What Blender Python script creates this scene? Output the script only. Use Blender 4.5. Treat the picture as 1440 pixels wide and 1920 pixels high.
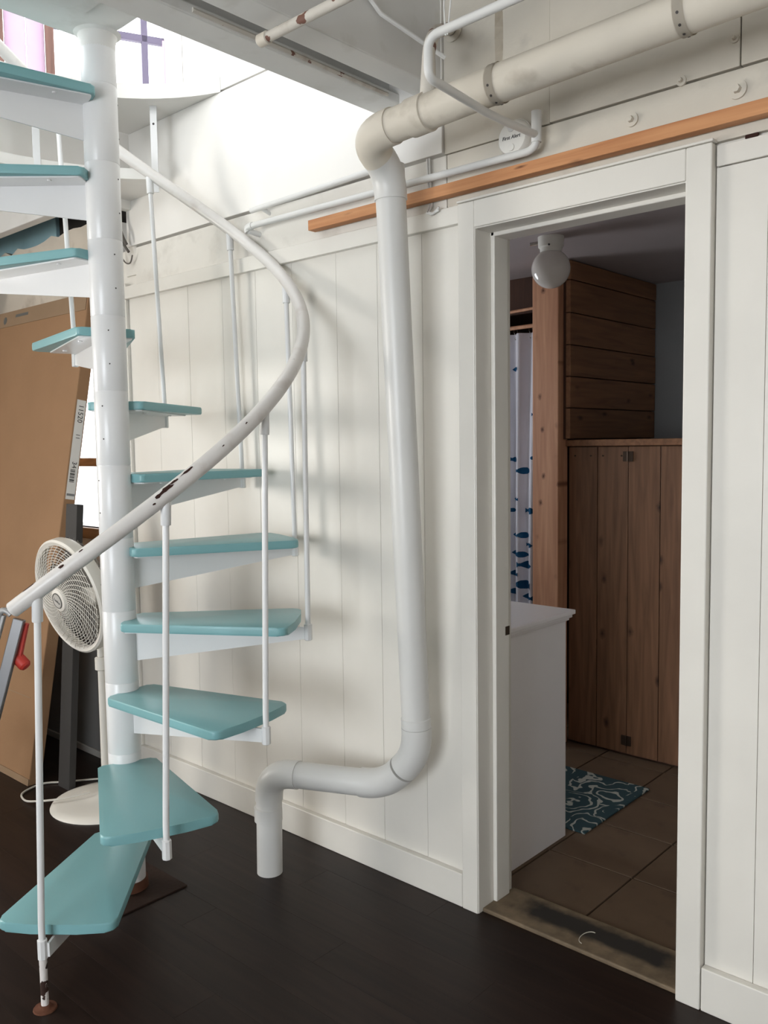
import bpy, bmesh, math, random
from mathutils import Vector, Matrix, noise
for o in list(bpy.data.objects): bpy.data.objects.remove(o, do_unlink=True)
scene = bpy.context.scene
COL = scene.collection
R = math.radians
random.seed(7)

# ------------------------------------------------------------------ camera
CAM_Z = 1.42
cam_d = bpy.data.cameras.new('camera'); cam = bpy.data.objects.new('camera', cam_d); COL.objects.link(cam)
cr = Vector((0.74153663, 0.67076314, -0.01415037)); cu = Vector((-0.04187946, 0.06732776, 0.99685159)); cf = Vector((-0.66960402, 0.73860935, -0.0780172))
m3 = Matrix((cr, cu, -cf)).transposed()
cam.matrix_world = Matrix.Translation((0, 0, CAM_Z)) @ m3.to_4x4()
cam_d.sensor_fit = 'VERTICAL'; cam_d.sensor_height = 24.0; cam_d.lens = 24.0 * 1621.69 / 1920
cam_d.clip_start = 0.02; cam_d.clip_end = 200
scene.camera = cam

# ------------------------------------------------------------------ world, daylight, exposure
SKY = 5.0
w = bpy.data.worlds.new('overcast_sky'); scene.world = w; w.use_nodes = True
bg = w.node_tree.nodes['Background']; bg.inputs[0].default_value = (0.90, 0.95, 1.0, 1); bg.inputs[1].default_value = SKY
def area(name, loc, direction, sx, sy, power, col=(1, 1, 1)):
    l = bpy.data.lights.new(name, 'AREA'); l.shape = 'RECTANGLE'; l.size = sx; l.size_y = sy; l.energy = power; l.color = col
    o = bpy.data.objects.new(name, l); COL.objects.link(o); o.location = loc
    o.rotation_euler = Vector(direction).to_track_quat('-Z', 'Y').to_euler()
    return o
area('daylight_garden_window', (-0.55, -3.66, 1.30), (0, 1, 0.0), 2.4, 1.7, 106, (0.90, 0.95, 1.0))
area('daylight_side_window', (-5.36, -0.9, 1.45), (1, 0, 0), 1.5, 1.2, 92, (1.0, 0.925, 0.82))
area('daylight_upper_window', (-1.9, -2.66, 3.9), (0, 1, -0.1), 2.8, 1.4, 50, (1.0, 0.985, 0.965))
area('daylight_bathroom_window', (-3.46, 2.85, 1.55), (1, 0, 0), 0.55, 0.6, 6.0, (0.90, 0.95, 1.0))
vs = scene.view_settings
vs.view_transform = 'Standard'; vs.look = 'None'; vs.exposure = 0.08; vs.gamma = 1.0; vs.use_curve_mapping = False

# ------------------------------------------------------------------ materials
MATS = {}
def nodes(name):
    m = bpy.data.materials.new(name); m.use_nodes = True
    nt = m.node_tree; b = nt.nodes['Principled BSDF']
    return m, nt, b
def lin(c):
    return tuple(((v / 12.92) if v <= 0.04045 else ((v + 0.055) / 1.055) ** 2.4) for v in c)
def rgb(r, g, b): return lin((r / 255, g / 255, b / 255)) + (1,)
def N(nt, t, **kw):
    n = nt.nodes.new(t)
    for k, v in kw.items(): setattr(n, k, v)
    return n
def coords(nt, scale=(1, 1, 1), rnd=True):
    tc = N(nt, 'ShaderNodeTexCoord'); mp = N(nt, 'ShaderNodeMapping'); mp.inputs['Scale'].default_value = scale
    if rnd:
        oi = N(nt, 'ShaderNodeObjectInfo'); ml = N(nt, 'ShaderNodeMath', operation='MULTIPLY'); ml.inputs[1].default_value = 37.0
        nt.links.new(oi.outputs['Random'], ml.inputs[0])
        ad = N(nt, 'ShaderNodeVectorMath', operation='ADD'); nt.links.new(tc.outputs['Object'], ad.inputs[0]); nt.links.new(ml.outputs[0], ad.inputs[1])
        nt.links.new(ad.outputs[0], mp.inputs[0])
    else: nt.links.new(tc.outputs['Object'], mp.inputs[0])
    return mp
def ramp(nt, stops):
    r = N(nt, 'ShaderNodeValToRGB'); e = r.color_ramp.elements
    e[0].position, e[0].color = stops[0]; e[1].position, e[1].color = stops[-1]
    for p, c in stops[1:-1]:
        k = e.new(p); k.color = c
    return r
def paint(name, c, rough=0.45, var=0.04, bump=0.12, bscale=35.0, spec=0.4, chips=None, grime=None):
    m, nt, b = nodes(name)
    mp = coords(nt, rnd=False)
    n1 = N(nt, 'ShaderNodeTexNoise'); n1.inputs['Scale'].default_value = 4.0; n1.inputs['Detail'].default_value = 5
    nt.links.new(mp.outputs[0], n1.inputs['Vector'])
    c2 = tuple(max(0, v * (1 - var * 3)) for v in c[:3]) + (1,)
    rp = ramp(nt, [(0.3, c2), (0.62, c)])
    nt.links.new(n1.outputs['Fac'], rp.inputs[0]); out = rp.outputs[0]
    if grime:
        g = N(nt, 'ShaderNodeTexNoise'); g.inputs['Scale'].default_value = 11; g.inputs['Detail'].default_value = 8
        nt.links.new(mp.outputs[0], g.inputs['Vector'])
        gr = ramp(nt, [(0.56, (0, 0, 0, 1)), (0.80, (1, 1, 1, 1))]); nt.links.new(g.outputs['Fac'], gr.inputs[0])
        mx = N(nt, 'ShaderNodeMix', data_type='RGBA'); nt.links.new(gr.outputs[0], mx.inputs['Factor']); nt.links.new(out, mx.inputs['A']); mx.inputs['B'].default_value = grime
        out = mx.outputs['Result']
    if chips:
        g = N(nt, 'ShaderNodeTexNoise'); g.inputs['Scale'].default_value = chips[1]; g.inputs['Detail'].default_value = 6
        nt.links.new(mp.outputs[0], g.inputs['Vector'])
        gr = ramp(nt, [(chips[2], (0, 0, 0, 1)), (chips[2] + 0.015, (1, 1, 1, 1))]); nt.links.new(g.outputs['Fac'], gr.inputs[0])
        mx = N(nt, 'ShaderNodeMix', data_type='RGBA'); nt.links.new(gr.outputs[0], mx.inputs['Factor']); nt.links.new(out, mx.inputs['A']); mx.inputs['B'].default_value = chips[0]
        out = mx.outputs['Result']
    nt.links.new(out, b.inputs['Base Color'])
    b.inputs['Roughness'].default_value = rough; b.inputs['Specular IOR Level'].default_value = spec
    n2 = N(nt, 'ShaderNodeTexNoise'); n2.inputs['Scale'].default_value = bscale; n2.inputs['Detail'].default_value = 3
    nt.links.new(mp.outputs[0], n2.inputs['Vector'])
    bp = N(nt, 'ShaderNodeBump'); bp.inputs['Strength'].default_value = bump; bp.inputs['Distance'].default_value = 0.004
    nt.links.new(n2.outputs['Fac'], bp.inputs['Height']); nt.links.new(bp.outputs[0], b.inputs['Normal'])
    MATS[name] = m; return m
def wood(name, dark, light, scale, rough=0.55, knots=None, bump=0.15, knotcol=None, vary=0.25, spec=0.4):
    """scale: stretch of the grain per axis (small along the grain)"""
    m, nt, b = nodes(name)
    mp = coords(nt, scale)
    n1 = N(nt, 'ShaderNodeTexNoise'); n1.inputs['Scale'].default_value = 1.0; n1.inputs['Detail'].default_value = 7; n1.inputs['Distortion'].default_value = 0.6
    nt.links.new(mp.outputs[0], n1.inputs['Vector'])
    rp = ramp(nt, [(0.25, dark), (0.75, light)]); nt.links.new(n1.outputs['Fac'], rp.inputs[0]); out = rp.outputs[0]
    oi = N(nt, 'ShaderNodeObjectInfo'); hs = N(nt, 'ShaderNodeHueSaturation')
    mr = N(nt, 'ShaderNodeMapRange'); mr.inputs['To Min'].default_value = 1 - vary; mr.inputs['To Max'].default_value = 1 + vary
    nt.links.new(oi.outputs['Random'], mr.inputs['Value']); nt.links.new(mr.outputs[0], hs.inputs['Value']); nt.links.new(out, hs.inputs['Color']); out = hs.outputs[0]
    if knots:
        a1, s1, a2, s2 = knots; sc_ = [0, 0, 0]; sc_[a1] = s1; sc_[a2] = s2; kp = coords(nt, sc_); sp_ = N(nt, 'ShaderNodeSeparateXYZ'); cb_ = N(nt, 'ShaderNodeCombineXYZ')
        nt.links.new(kp.outputs[0], sp_.inputs[0]); nt.links.new(sp_.outputs[a1], cb_.inputs[0]); nt.links.new(sp_.outputs[a2], cb_.inputs[1])
        v = N(nt, 'ShaderNodeTexVoronoi', voronoi_dimensions='2D'); v.inputs['Scale'].default_value = 1.0; nt.links.new(cb_.outputs[0], v.inputs['Vector'])
        kn = N(nt, 'ShaderNodeTexNoise'); kn.inputs['Scale'].default_value = 6.0; nt.links.new(cb_.outputs[0], kn.inputs['Vector'])
        dn = N(nt, 'ShaderNodeMath', operation='MULTIPLY_ADD'); nt.links.new(kn.outputs['Fac'], dn.inputs[0]); dn.inputs[1].default_value = 0.14; nt.links.new(v.outputs['Distance'], dn.inputs[2])
        kr0 = ramp(nt, [(0.08, (1, 1, 1, 1)), (0.20, (0, 0, 0, 1))]); nt.links.new(dn.outputs[0], kr0.inputs[0])
        ks = N(nt, 'ShaderNodeSeparateColor'); nt.links.new(v.outputs['Color'], ks.inputs[0]); kt = N(nt, 'ShaderNodeMapRange'); kt.inputs['From Min'].default_value = 0.58; kt.inputs['From Max'].default_value = 0.80; nt.links.new(ks.outputs[0], kt.inputs['Value'])
        kr = N(nt, 'ShaderNodeMath', operation='MULTIPLY'); nt.links.new(kr0.outputs[0], kr.inputs[0]); nt.links.new(kt.outputs[0], kr.inputs[1])
        mx = N(nt, 'ShaderNodeMix', data_type='RGBA'); nt.links.new(kr.outputs[0], mx.inputs['Factor']); nt.links.new(out, mx.inputs['A']); mx.inputs['B'].default_value = knotcol
        out = mx.outputs['Result']
    nt.links.new(out, b.inputs['Base Color']); b.inputs['Roughness'].default_value = rough; b.inputs['Specular IOR Level'].default_value = spec
    bp = N(nt, 'ShaderNodeBump'); bp.inputs['Strength'].default_value = bump; bp.inputs['Distance'].default_value = 0.002
    nt.links.new(n1.outputs['Fac'], bp.inputs['Height']); nt.links.new(bp.outputs[0], b.inputs['Normal'])
    MATS[name] = m; return m
def plain(name, c, rough=0.5, metal=0.0, spec=0.4):
    m, nt, b = nodes(name)
    b.inputs['Base Color'].default_value = c; b.inputs['Roughness'].default_value = rough; b.inputs['Metallic'].default_value = metal; b.inputs['Specular IOR Level'].default_value = spec
    n2 = N(nt, 'ShaderNodeTexNoise'); n2.inputs['Scale'].default_value = 60
    bp = N(nt, 'ShaderNodeBump'); bp.inputs['Strength'].default_value = 0.04; bp.inputs['Distance'].default_value = 0.002
    nt.links.new(n2.outputs['Fac'], bp.inputs['Height']); nt.links.new(bp.outputs[0], b.inputs['Normal'])
    MATS[name] = m; return m

RUST = rgb(84, 58, 46)
paint('wall_white', rgb(226, 222, 214), 0.38, 0.02, 0.10, 30, 0.5)
paint('beam_white_shaded', rgb(210, 203, 190), 0.5, 0.03, 0.30, 40, 0.4, grime=rgb(186, 180, 170))  # aged cream paint, darkened further for the shade under the ceiling
paint('timber_white', rgb(224, 220, 212), 0.5, 0.03, 0.30, 40, 0.4, grime=rgb(200, 195, 186))  # same timber paint without the overhead shade, for the stair side
paint('metal_white', rgb(228, 228, 228), 0.28, 0.015, 0.05, 60, 0.5)
paint('rail_white', rgb(222, 218, 214), 0.35, 0.03, 0.10, 50, 0.5, chips=(RUST, 16.0, 0.745), grime=rgb(190, 180, 172))
paint('pipe_white', rgb(218, 217, 214), 0.36, 0.02, 0.10, 24, 0.45)
paint('pipe_dusty_shaded', rgb(212, 204, 190), 0.5, 0.03, 0.18, 30, 0.3, grime=rgb(170, 160, 145))  # dusty pipe paint with the overhead shade mixed into its tone
paint('pipe_peeling', rgb(206, 200, 190), 0.6, 0.04, 0.35, 60, 0.3, chips=(rgb(118, 84, 72), 20.0, 0.60), grime=rgb(150, 135, 120))
paint('post_peeling', rgb(220, 214, 210), 0.6, 0.04, 0.35, 60, 0.3, chips=(rgb(52, 34, 28), 28.0, 0.53))
paint('base_rust', rgb(56, 40, 33), 0.7, 0.10, 0.4, 60, 0.2, grime=rgb(44, 31, 26))
paint('rust', rgb(98, 62, 46), 0.85, 0.10, 0.5, 60, 0.2, grime=rgb(60, 40, 32))
paint('rust_dark', rgb(60, 38, 32), 0.85, 0.08, 0.4, 60, 0.2)
paint('teal_paint', rgb(126, 175, 179), 0.36, 0.01, 0.05, 45, 0.5)
paint('joist_grey', rgb(224, 223, 220), 0.6, 0.03, 0.2, 14, 0.3, grime=rgb(206, 204, 198))
paint('panel_white', rgb(236, 233, 228), 0.45, 0.01, 0.06, 20, 0.4)
paint('plaster_cream', rgb(206, 196, 182), 0.8, 0.05, 0.4, 25, 0.2, grime=rgb(170, 158, 144))
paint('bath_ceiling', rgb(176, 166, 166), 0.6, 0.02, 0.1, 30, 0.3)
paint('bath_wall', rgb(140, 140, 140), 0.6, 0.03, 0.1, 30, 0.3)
paint('blue_board', rgb(160, 196, 206), 0.6, 0.05, 0.2, 20, 0.3)
paint('cardboard', rgb(150, 117, 88), 0.85, 0.03, 0.15, 50, 0.15)
paint('cardboard_edge', rgb(146, 122, 98), 0.85, 0.04, 0.15, 50, 0.15)
paint('dark_box', rgb(54, 52, 51), 0.6, 0.03, 0.1, 50, 0.3)
paint('dark_board', rgb(140, 138, 136), 0.6, 0.03, 0.1, 50, 0.3)
paint('fan_plastic', rgb(226, 221, 212), 0.4, 0.01, 0.04, 60, 0.45)
paint('vanity_white', rgb(242, 238, 238), 0.35, 0.01, 0.04, 60, 0.5)
paint('curtain_cloth', rgb(222, 222, 232), 0.8, 0.02, 0.15, 90, 0.2)
paint('curtain_liner', rgb(150, 152, 140), 0.6, 0.02, 0.1, 60, 0.3)
paint('fish_blue', rgb(26, 84, 126), 0.8, 0.10, 0.15, 90, 0.2, grime=rgb(60, 120, 160))
paint('bath_tile', rgb(112, 92, 74), 0.55, 0.08, 0.2, 18, 0.35, grime=rgb(86, 70, 58))
paint('grout', rgb(62, 50, 42), 0.9, 0.05, 0.2, 60, 0.1)
paint('upstairs_pink', rgb(206, 176, 200), 0.7, 0.02, 0.1, 20, 0.2)
paint('upstairs_floor', rgb(235, 230, 225), 0.6, 0.02, 0.1, 20, 0.3)
paint('roof_white', rgb(238, 238, 236), 0.6, 0.01, 0.05, 20, 0.3)
wood('batten_wood', rgb(176, 116, 74), rgb(206, 150, 104), (3, 60, 60), 0.6, knots=(0, 5, 2, 28), knotcol=rgb(104, 62, 38), vary=0.02)
wood('pine_door', rgb(100, 70, 50), rgb(136, 98, 72), (45, 45, 3), 0.5, knots=(0, 7, 2, 4.5), knotcol=rgb(58, 34, 24), vary=0.16)
wood('pine_post', rgb(192, 138, 108), rgb(226, 174, 140), (40, 40, 2.5), 0.5, knots=(0, 10, 2, 7), knotcol=rgb(96, 54, 36), vary=0.02)
wood('cedar_board', rgb(116, 80, 56), rgb(152, 108, 76), (45, 3, 45), 0.6, knots=(1, 4, 2, 9), knotcol=rgb(70, 42, 28), vary=0.12)
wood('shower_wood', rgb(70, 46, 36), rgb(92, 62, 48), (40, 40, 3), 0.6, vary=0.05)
wood('brown_frame', rgb(92, 66, 58), rgb(124, 92, 82), (40, 40, 3), 0.5, vary=0.05)
wood('window_wood', rgb(120, 92, 64), rgb(160, 126, 90), (5, 40, 40), 0.6, vary=0.05)
wood('laminate', rgb(27, 19, 16), rgb(43, 31, 26), (3.0, 42, 42), 0.40, bump=0.05, vary=0.08, spec=0.2)
plain('mullion_lilac', rgb(100, 92, 112), 0.5)
plain('shade_dark', rgb(40, 36, 34), 0.9)  # painted shade for the wall hollow and the open rail end
plain('screw_dark', rgb(66, 62, 60), 0.6)
plain('black_print', rgb(34, 34, 36), 0.6)
plain('grey_print', rgb(120, 120, 120), 0.6)
plain('label_paper', rgb(214, 212, 208), 0.6)
plain('badge_grey', rgb(186, 182, 176), 0.4)
plain('fan_blade', rgb(150, 146, 140), 0.4)
plain('fan_dark', rgb(92, 90, 86), 0.6)
plain('ladder_grey', rgb(136, 136, 138), 0.35, 0.75)
plain('ladder_light', rgb(176, 176, 176), 0.45, 0.3)
plain('ladder_red', rgb(196, 62, 52), 0.45)
plain('hinge_bronze', rgb(74, 60, 50), 0.45, 0.7)
plain('chrome', rgb(190, 186, 180), 0.2, 0.9)
plain('cable_white', rgb(205, 200, 190), 0.5)
plain('cable_grey', rgb(96, 90, 84), 0.6)
plain('alarm_white', rgb(232, 229, 222), 0.45)
plain('thread_pale', rgb(196, 190, 176), 0.7)
# window glass
m, nt, b = nodes('window_glass'); nt.nodes.remove(b)
tr = N(nt, 'ShaderNodeBsdfTransparent'); gl = N(nt, 'ShaderNodeBsdfGlossy'); gl.inputs['Roughness'].default_value = 0.02; fr = N(nt, 'ShaderNodeValue'); fr.outputs[0].default_value = 0.05
mx = N(nt, 'ShaderNodeMixShader'); nt.links.new(fr.outputs[0], mx.inputs[0]); nt.links.new(tr.outputs[0], mx.inputs[1]); nt.links.new(gl.outputs[0], mx.inputs[2]); nt.links.new(mx.outputs[0], nt.nodes['Material Output'].inputs[0]); MATS['window_glass'] = m
# opal glass of the globe
m, nt, b = nodes('opal_glass'); b.inputs['Base Color'].default_value = rgb(226, 220, 214); b.inputs['Roughness'].default_value = 0.08; b.inputs['Subsurface Weight'].default_value = 0.2; b.inputs['Subsurface Radius'].default_value = (0.02, 0.02, 0.02); MATS['opal_glass'] = m
# threshold: pale board with a sooty stain worn along its middle
m, nt, b = nodes('threshold_wood'); mp = coords(nt, (1, 1, 1), False)
n1 = N(nt, 'ShaderNodeTexNoise'); n1.inputs['Scale'].default_value = 22; n1.inputs['Detail'].default_value = 6; nt.links.new(mp.outputs[0], n1.inputs['Vector'])
r1 = ramp(nt, [(0.3, rgb(96, 82, 64)), (0.7, rgb(128, 110, 88))]); nt.links.new(n1.outputs['Fac'], r1.inputs[0])
sx = N(nt, 'ShaderNodeSeparateXYZ'); nt.links.new(mp.outputs[0], sx.inputs[0])
def band(sock, c, half, soft):
    a = N(nt, 'ShaderNodeMath', operation='SUBTRACT'); nt.links.new(sock, a.inputs[0]); a.inputs[1].default_value = c
    ab = N(nt, 'ShaderNodeMath', operation='ABSOLUTE'); nt.links.new(a.outputs[0], ab.inputs[0])
    nz = N(nt, 'ShaderNodeMath', operation='MULTIPLY_ADD'); nt.links.new(n1.outputs['Fac'], nz.inputs[0]); nz.inputs[1].default_value = soft * 1.5; nt.links.new(ab.outputs[0], nz.inputs[2])
    r = N(nt, 'ShaderNodeMapRange'); r.inputs['From Min'].default_value = half + soft * 1.2; r.inputs['From Max'].default_value = half; nt.links.new(nz.outputs[0], r.inputs['Value']); return r.outputs[0]
f1 = band(sx.outputs[0], -1.16, 0.235, 0.06); f2 = band(sx.outputs[1], 2.158, 0.045, 0.022)
mu = N(nt, 'ShaderNodeMath', operation='MULTIPLY'); nt.links.new(f1, mu.inputs[0]); nt.links.new(f2, mu.inputs[1])
mx = N(nt, 'ShaderNodeMix', data_type='RGBA'); nt.links.new(mu.outputs[0], mx.inputs['Factor']); nt.links.new(r1.outputs[0], mx.inputs['A']); mx.inputs['B'].default_value = rgb(42, 38, 34)
nt.links.new(mx.outputs['Result'], b.inputs['Base Color']); b.inputs['Roughness'].default_value = 0.7; MATS['threshold_wood'] = m
# bath mat: teal with pale swirls
m, nt, b = nodes('mat_swirl'); mp = coords(nt, (1, 1, 1), False)
n0 = N(nt, 'ShaderNodeTexNoise'); n0.inputs['Scale'].default_value = 5.0; n0.inputs['Detail'].default_value = 3; nt.links.new(mp.outputs[0], n0.inputs['Vector'])
vm = N(nt, 'ShaderNodeVectorMath', operation='SCALE'); vm.inputs['Scale'].default_value = 0.28; nt.links.new(n0.outputs['Color'], vm.inputs[0])
va = N(nt, 'ShaderNodeVectorMath', operation='ADD'); nt.links.new(mp.outputs[0], va.inputs[0]); nt.links.new(vm.outputs[0], va.inputs[1])
v = N(nt, 'ShaderNodeTexVoronoi'); v.inputs['Scale'].default_value = 5.0; nt.links.new(va.outputs[0], v.inputs['Vector'])
sn = N(nt, 'ShaderNodeMath', operation='MULTIPLY'); sn.inputs[1].default_value = 34.0; nt.links.new(v.outputs['Distance'], sn.inputs[0])
s2 = N(nt, 'ShaderNodeMath', operation='SINE'); nt.links.new(sn.outputs[0], s2.inputs[0])
n9 = N(nt, 'ShaderNodeTexNoise'); n9.inputs['Scale'].default_value = 9.0; n9.inputs['Detail'].default_value = 4; nt.links.new(mp.outputs[0], n9.inputs['Vector'])
ml = N(nt, 'ShaderNodeMath', operation='MULTIPLY_ADD'); nt.links.new(n9.outputs['Fac'], ml.inputs[0]); ml.inputs[1].default_value = 2.6; ml.inputs[2].default_value = -1.55
ad = N(nt, 'ShaderNodeMath', operation='ADD'); nt.links.new(s2.outputs[0], ad.inputs[0]); nt.links.new(ml.outputs[0], ad.inputs[1])
rp = ramp(nt, [(0.42, rgb(44, 70, 76)), (0.56, rgb(176, 178, 170))]); nt.links.new(ad.outputs[0], rp.inputs[0])
nt.links.new(rp.outputs[0], b.inputs['Base Color']); b.inputs['Roughness'].default_value = 0.95; MATS['mat_swirl'] = m

# ------------------------------------------------------------------ helpers
def link(name, me, mat, parent=None, smooth=False):
    if smooth is True:
        for p in me.polygons: p.use_smooth = True
    o = bpy.data.objects.new(name, me); COL.objects.link(o)
    if mat is not None and not me.materials: me.materials.append(MATS[mat])
    if parent is not None:
        o.parent = parent; o.matrix_parent_inverse = PMAT.get(parent.name, Matrix())
    return o
PMAT = {}
def obj(name, bm, mat, parent=None, smooth=False, autosmooth=None):
    me = bpy.data.meshes.new(name); bmesh.ops.recalc_face_normals(bm, faces=bm.faces[:])
    if autosmooth is not None:
        for f in bm.faces: f.smooth = True
        for e in bm.edges:
            if len(e.link_faces) == 2 and e.calc_face_angle(0) > R(autosmooth): e.smooth = False
    bm.to_mesh(me); bm.free()
    return link(name, me, mat, parent, smooth)
def tag(o, label, cat=None, group=None, kind=None):
    o['label'] = label
    if cat: o['category'] = cat
    if group: o['group'] = group
    if kind: o['kind'] = kind
    return o
def thing(name, loc, label, cat, group=None):
    o = bpy.data.objects.new(name, None); COL.objects.link(o); o.location = loc; o.empty_display_size = 0.1
    PMAT[o.name] = Matrix.Translation(-Vector(loc))
    return tag(o, label, cat, group)
def struct(o, label): 
    return tag(o, label, None, None, 'structure')
def box(bm, x0, x1, y0, y1, z0, z1, bev=0.0):
    t = bmesh.new(); bmesh.ops.create_cube(t, size=1)
    for v in t.verts: v.co = Vector((x0 + (v.co.x + .5) * (x1 - x0), y0 + (v.co.y + .5) * (y1 - y0), z0 + (v.co.z + .5) * (z1 - z0)))
    if bev: bmesh.ops.bevel(t, geom=t.edges[:], offset=bev, segments=2, affect='EDGES', profile=0.5)
    me = bpy.data.meshes.new('t'); t.to_mesh(me); t.free(); bm.from_mesh(me); bpy.data.meshes.remove(me)
def boxo(name, b, mat, parent=None, bev=0.0):
    bm = bmesh.new(); box(bm, *b, bev=bev); return obj(name, bm, mat, parent)
def frame_of(d):
    d = d.normalized(); a = Vector((0, 0, 1)) if abs(d.z) < 0.95 else Vector((1, 0, 0))
    u = d.cross(a).normalized(); v = u.cross(d).normalized(); return u, v
def tube(bm, pts, r, n=16, cap=True):
    pts = [Vector(p) for p in pts]; rs = r if isinstance(r, (list, tuple)) else [r] * len(pts)
    rings = []; u = None
    for i, p in enumerate(pts):
        if i == 0: d = pts[1] - p
        elif i == len(pts) - 1: d = p - pts[i - 1]
        else: d = (pts[i + 1] - p).normalized() + (p - pts[i - 1]).normalized()
        d = d.normalized()
        if u is None: u, v = frame_of(d)
        else:
            u = (u - d * u.dot(d)).normalized(); v = d.cross(u).normalized()
        if u.cross(v).dot(d) < 0: v = -v
        rings.append([bm.verts.new(p + (u * math.cos(2 * math.pi * k / n) + v * math.sin(2 * math.pi * k / n)) * rs[i]) for k in range(n)])
    for a, b_ in zip(rings, rings[1:]):
        for k in range(n): bm.faces.new((a[k], a[(k + 1) % n], b_[(k + 1) % n], b_[k]))
    if cap:
        bm.faces.new(rings[0][::-1]); bm.faces.new(rings[-1])
def tubeo(name, pts, r, mat, parent=None, n=16):
    bm = bmesh.new(); tube(bm, pts, r, n); return obj(name, bm, mat, parent, autosmooth=40)
def arc(p0, pc, p1, n=8):
    """smooth bend from p0 to p1 with corner pc"""
    p0, pc, p1 = Vector(p0), Vector(pc), Vector(p1)
    return [p0 * (1 - t) ** 2 + pc * 2 * t * (1 - t) + p1 * t * t for t in [i / n for i in range(n + 1)]]
def lathe(bm, prof, n=32, origin=(0, 0, 0), axis=(0, 0, 1), closed=False):
    ax = Vector(axis).normalized(); u, v = frame_of(ax); o = Vector(origin); rings = []
    for r, z in prof:
        rings.append([bm.verts.new(o + ax * z + (u * math.cos(2 * math.pi * k / n) + v * math.sin(2 * math.pi * k / n)) * max(r, 1e-5)) for k in range(n)])
    for a, b_ in zip(rings, rings[1:]):
        for k in range(n): bm.faces.new((a[k], a[(k + 1) % n], b_[(k + 1) % n], b_[k]))
    if closed:
        a, b_ = rings[-1], rings[0]
        for k in range(n): bm.faces.new((a[k], a[(k + 1) % n], b_[(k + 1) % n], b_[k]))
    bmesh.ops.remove_doubles(bm, verts=bm.verts[:], dist=1e-5)
def latheo(name, prof, mat, parent=None, n=32, origin=(0, 0, 0), axis=(0, 0, 1), closed=False, angle=35):
    bm = bmesh.new(); lathe(bm, prof, n, origin, axis, closed); return obj(name, bm, mat, parent, autosmooth=angle)
def prism(bm, pts, z0, z1):
    lo = [bm.verts.new((x, y, z0)) for x, y in pts]; hi = [bm.verts.new((x, y, z1)) for x, y in pts]
    n = len(pts); bm.faces.new(lo[::-1]); bm.faces.new(hi)
    for k in range(n): bm.faces.new((lo[k], lo[(k + 1) % n], hi[(k + 1) % n], hi[k]))
def xform(bm, M): bmesh.ops.transform(bm, matrix=M, verts=bm.verts[:])
def round_poly(pts, rad, n=4):
    out = []; m_ = len(pts)
    for i in range(m_):
        p = Vector(pts[i]); a = (Vector(pts[i - 1]) - p); b_ = (Vector(pts[(i + 1) % m_]) - p); r = rad[i] if isinstance(rad, (list, tuple)) else rad
        if r <= 0: out.append(tuple(p)); continue
        p0 = p + a.normalized() * r; p1 = p + b_.normalized() * r
        for k in range(n + 1):
            t = k / n; q = p0 * (1 - t) ** 2 + p * 2 * t * (1 - t) + p1 * t * t; out.append(tuple(q))
    return out
def text_mesh(name, body, size, mat, parent, M, shear=0.0, extrude=0.0003):
    cu_ = bpy.data.curves.new(name, 'FONT'); cu_.body = body; cu_.size = size; cu_.align_x = 'CENTER'; cu_.align_y = 'CENTER'; cu_.extrude = extrude; cu_.shear = shear; cu_.resolution_u = 3
    t = bpy.data.objects.new('t', cu_); COL.objects.link(t); dg = bpy.context.evaluated_depsgraph_get()
    me = bpy.data.meshes.new_from_object(t.evaluated_get(dg)); bpy.data.objects.remove(t, do_unlink=True); bpy.data.curves.remove(cu_)
    me.transform(M); me.materials.clear(); return link(name, me, mat, parent)

# ================================================================== SETTING
YW = 2.0616            # face of the back wall
XL, XR, YF = -5.2, 2.5, -3.5
# ---- floor
fl = struct(boxo('floor', (XL, XR, YF, YW + 0.02, -0.12, -0.008), 'laminate'), 'dark brown laminate floor of the room')
pm = {}
def plank_piece(L):
    k = round(L, 3)
    if k not in pm:
        bm = bmesh.new(); box(bm, 0, L, 0, 0.1292, -0.008, 0.0, bev=0.0004); me = bpy.data.meshes.new('floor_plank'); bm.to_mesh(me); bm.free(); me.materials.append(MATS['laminate']); pm[k] = me
    return pm[k]
rest = bmesh.new()
row = 0; y = YW - 0.129
while y > YF - 0.1:
    off = (row * 0.43) % 1.2; x = XL - off
    while x < XR:
        x0 = max(x, XL); x1 = min(x + 1.1997, XR)
        if x1 - x0 > 0.02:
            if y > 0.25 and x0 < 0.2:
                o = bpy.data.objects.new('floor_plank', plank_piece(x1 - x0)); COL.objects.link(o); o.location = (x0, y, 0); o.parent = fl
            else: box(rest, x0, x1, y, y + 0.1285, -0.008, 0.0)
        x += 1.2
    y -= 0.1295; row += 1
o = obj('floor_plank_field', rest, 'laminate', fl); o['kind'] = 'stuff'
# ---- back wall (boards are parts)
bm = bmesh.new()
Y0, Y1 = YW + 0.012, YW + 0.14
box(bm, XL, -4.30, Y0, Y1, 0, 2.40); box(bm, -4.30, -3.42, Y0, Y1, 0, 1.05); box(bm, -4.30, -3.42, Y0, Y1, 1.95, 2.40)
box(bm, -3.42, -1.495, Y0, Y1, 0, 2.26); box(bm, -1.495, -0.868, Y0, Y1, 2.035, 2.26); box(bm, -0.868, XR, Y0, Y1, 0, 2.26)
wb = struct(obj('wall_back', bm, 'wall_white'), 'white painted board wall behind the spiral stair and around the doorway')
seams = [-3.325, -3.12, -2.90, -2.681, -2.485, -2.287, -2.069, -1.885, -1.70, -1.545]
for a, b_ in zip(seams, seams[1:]):
    boxo('wall_board', (a + 0.0005, b_ - 0.0005, YW + random.uniform(0, 0.0006), YW + 0.013, 0.0, 2.06), 'wall_white', wb, 0.0009)
x = -0.808
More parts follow.
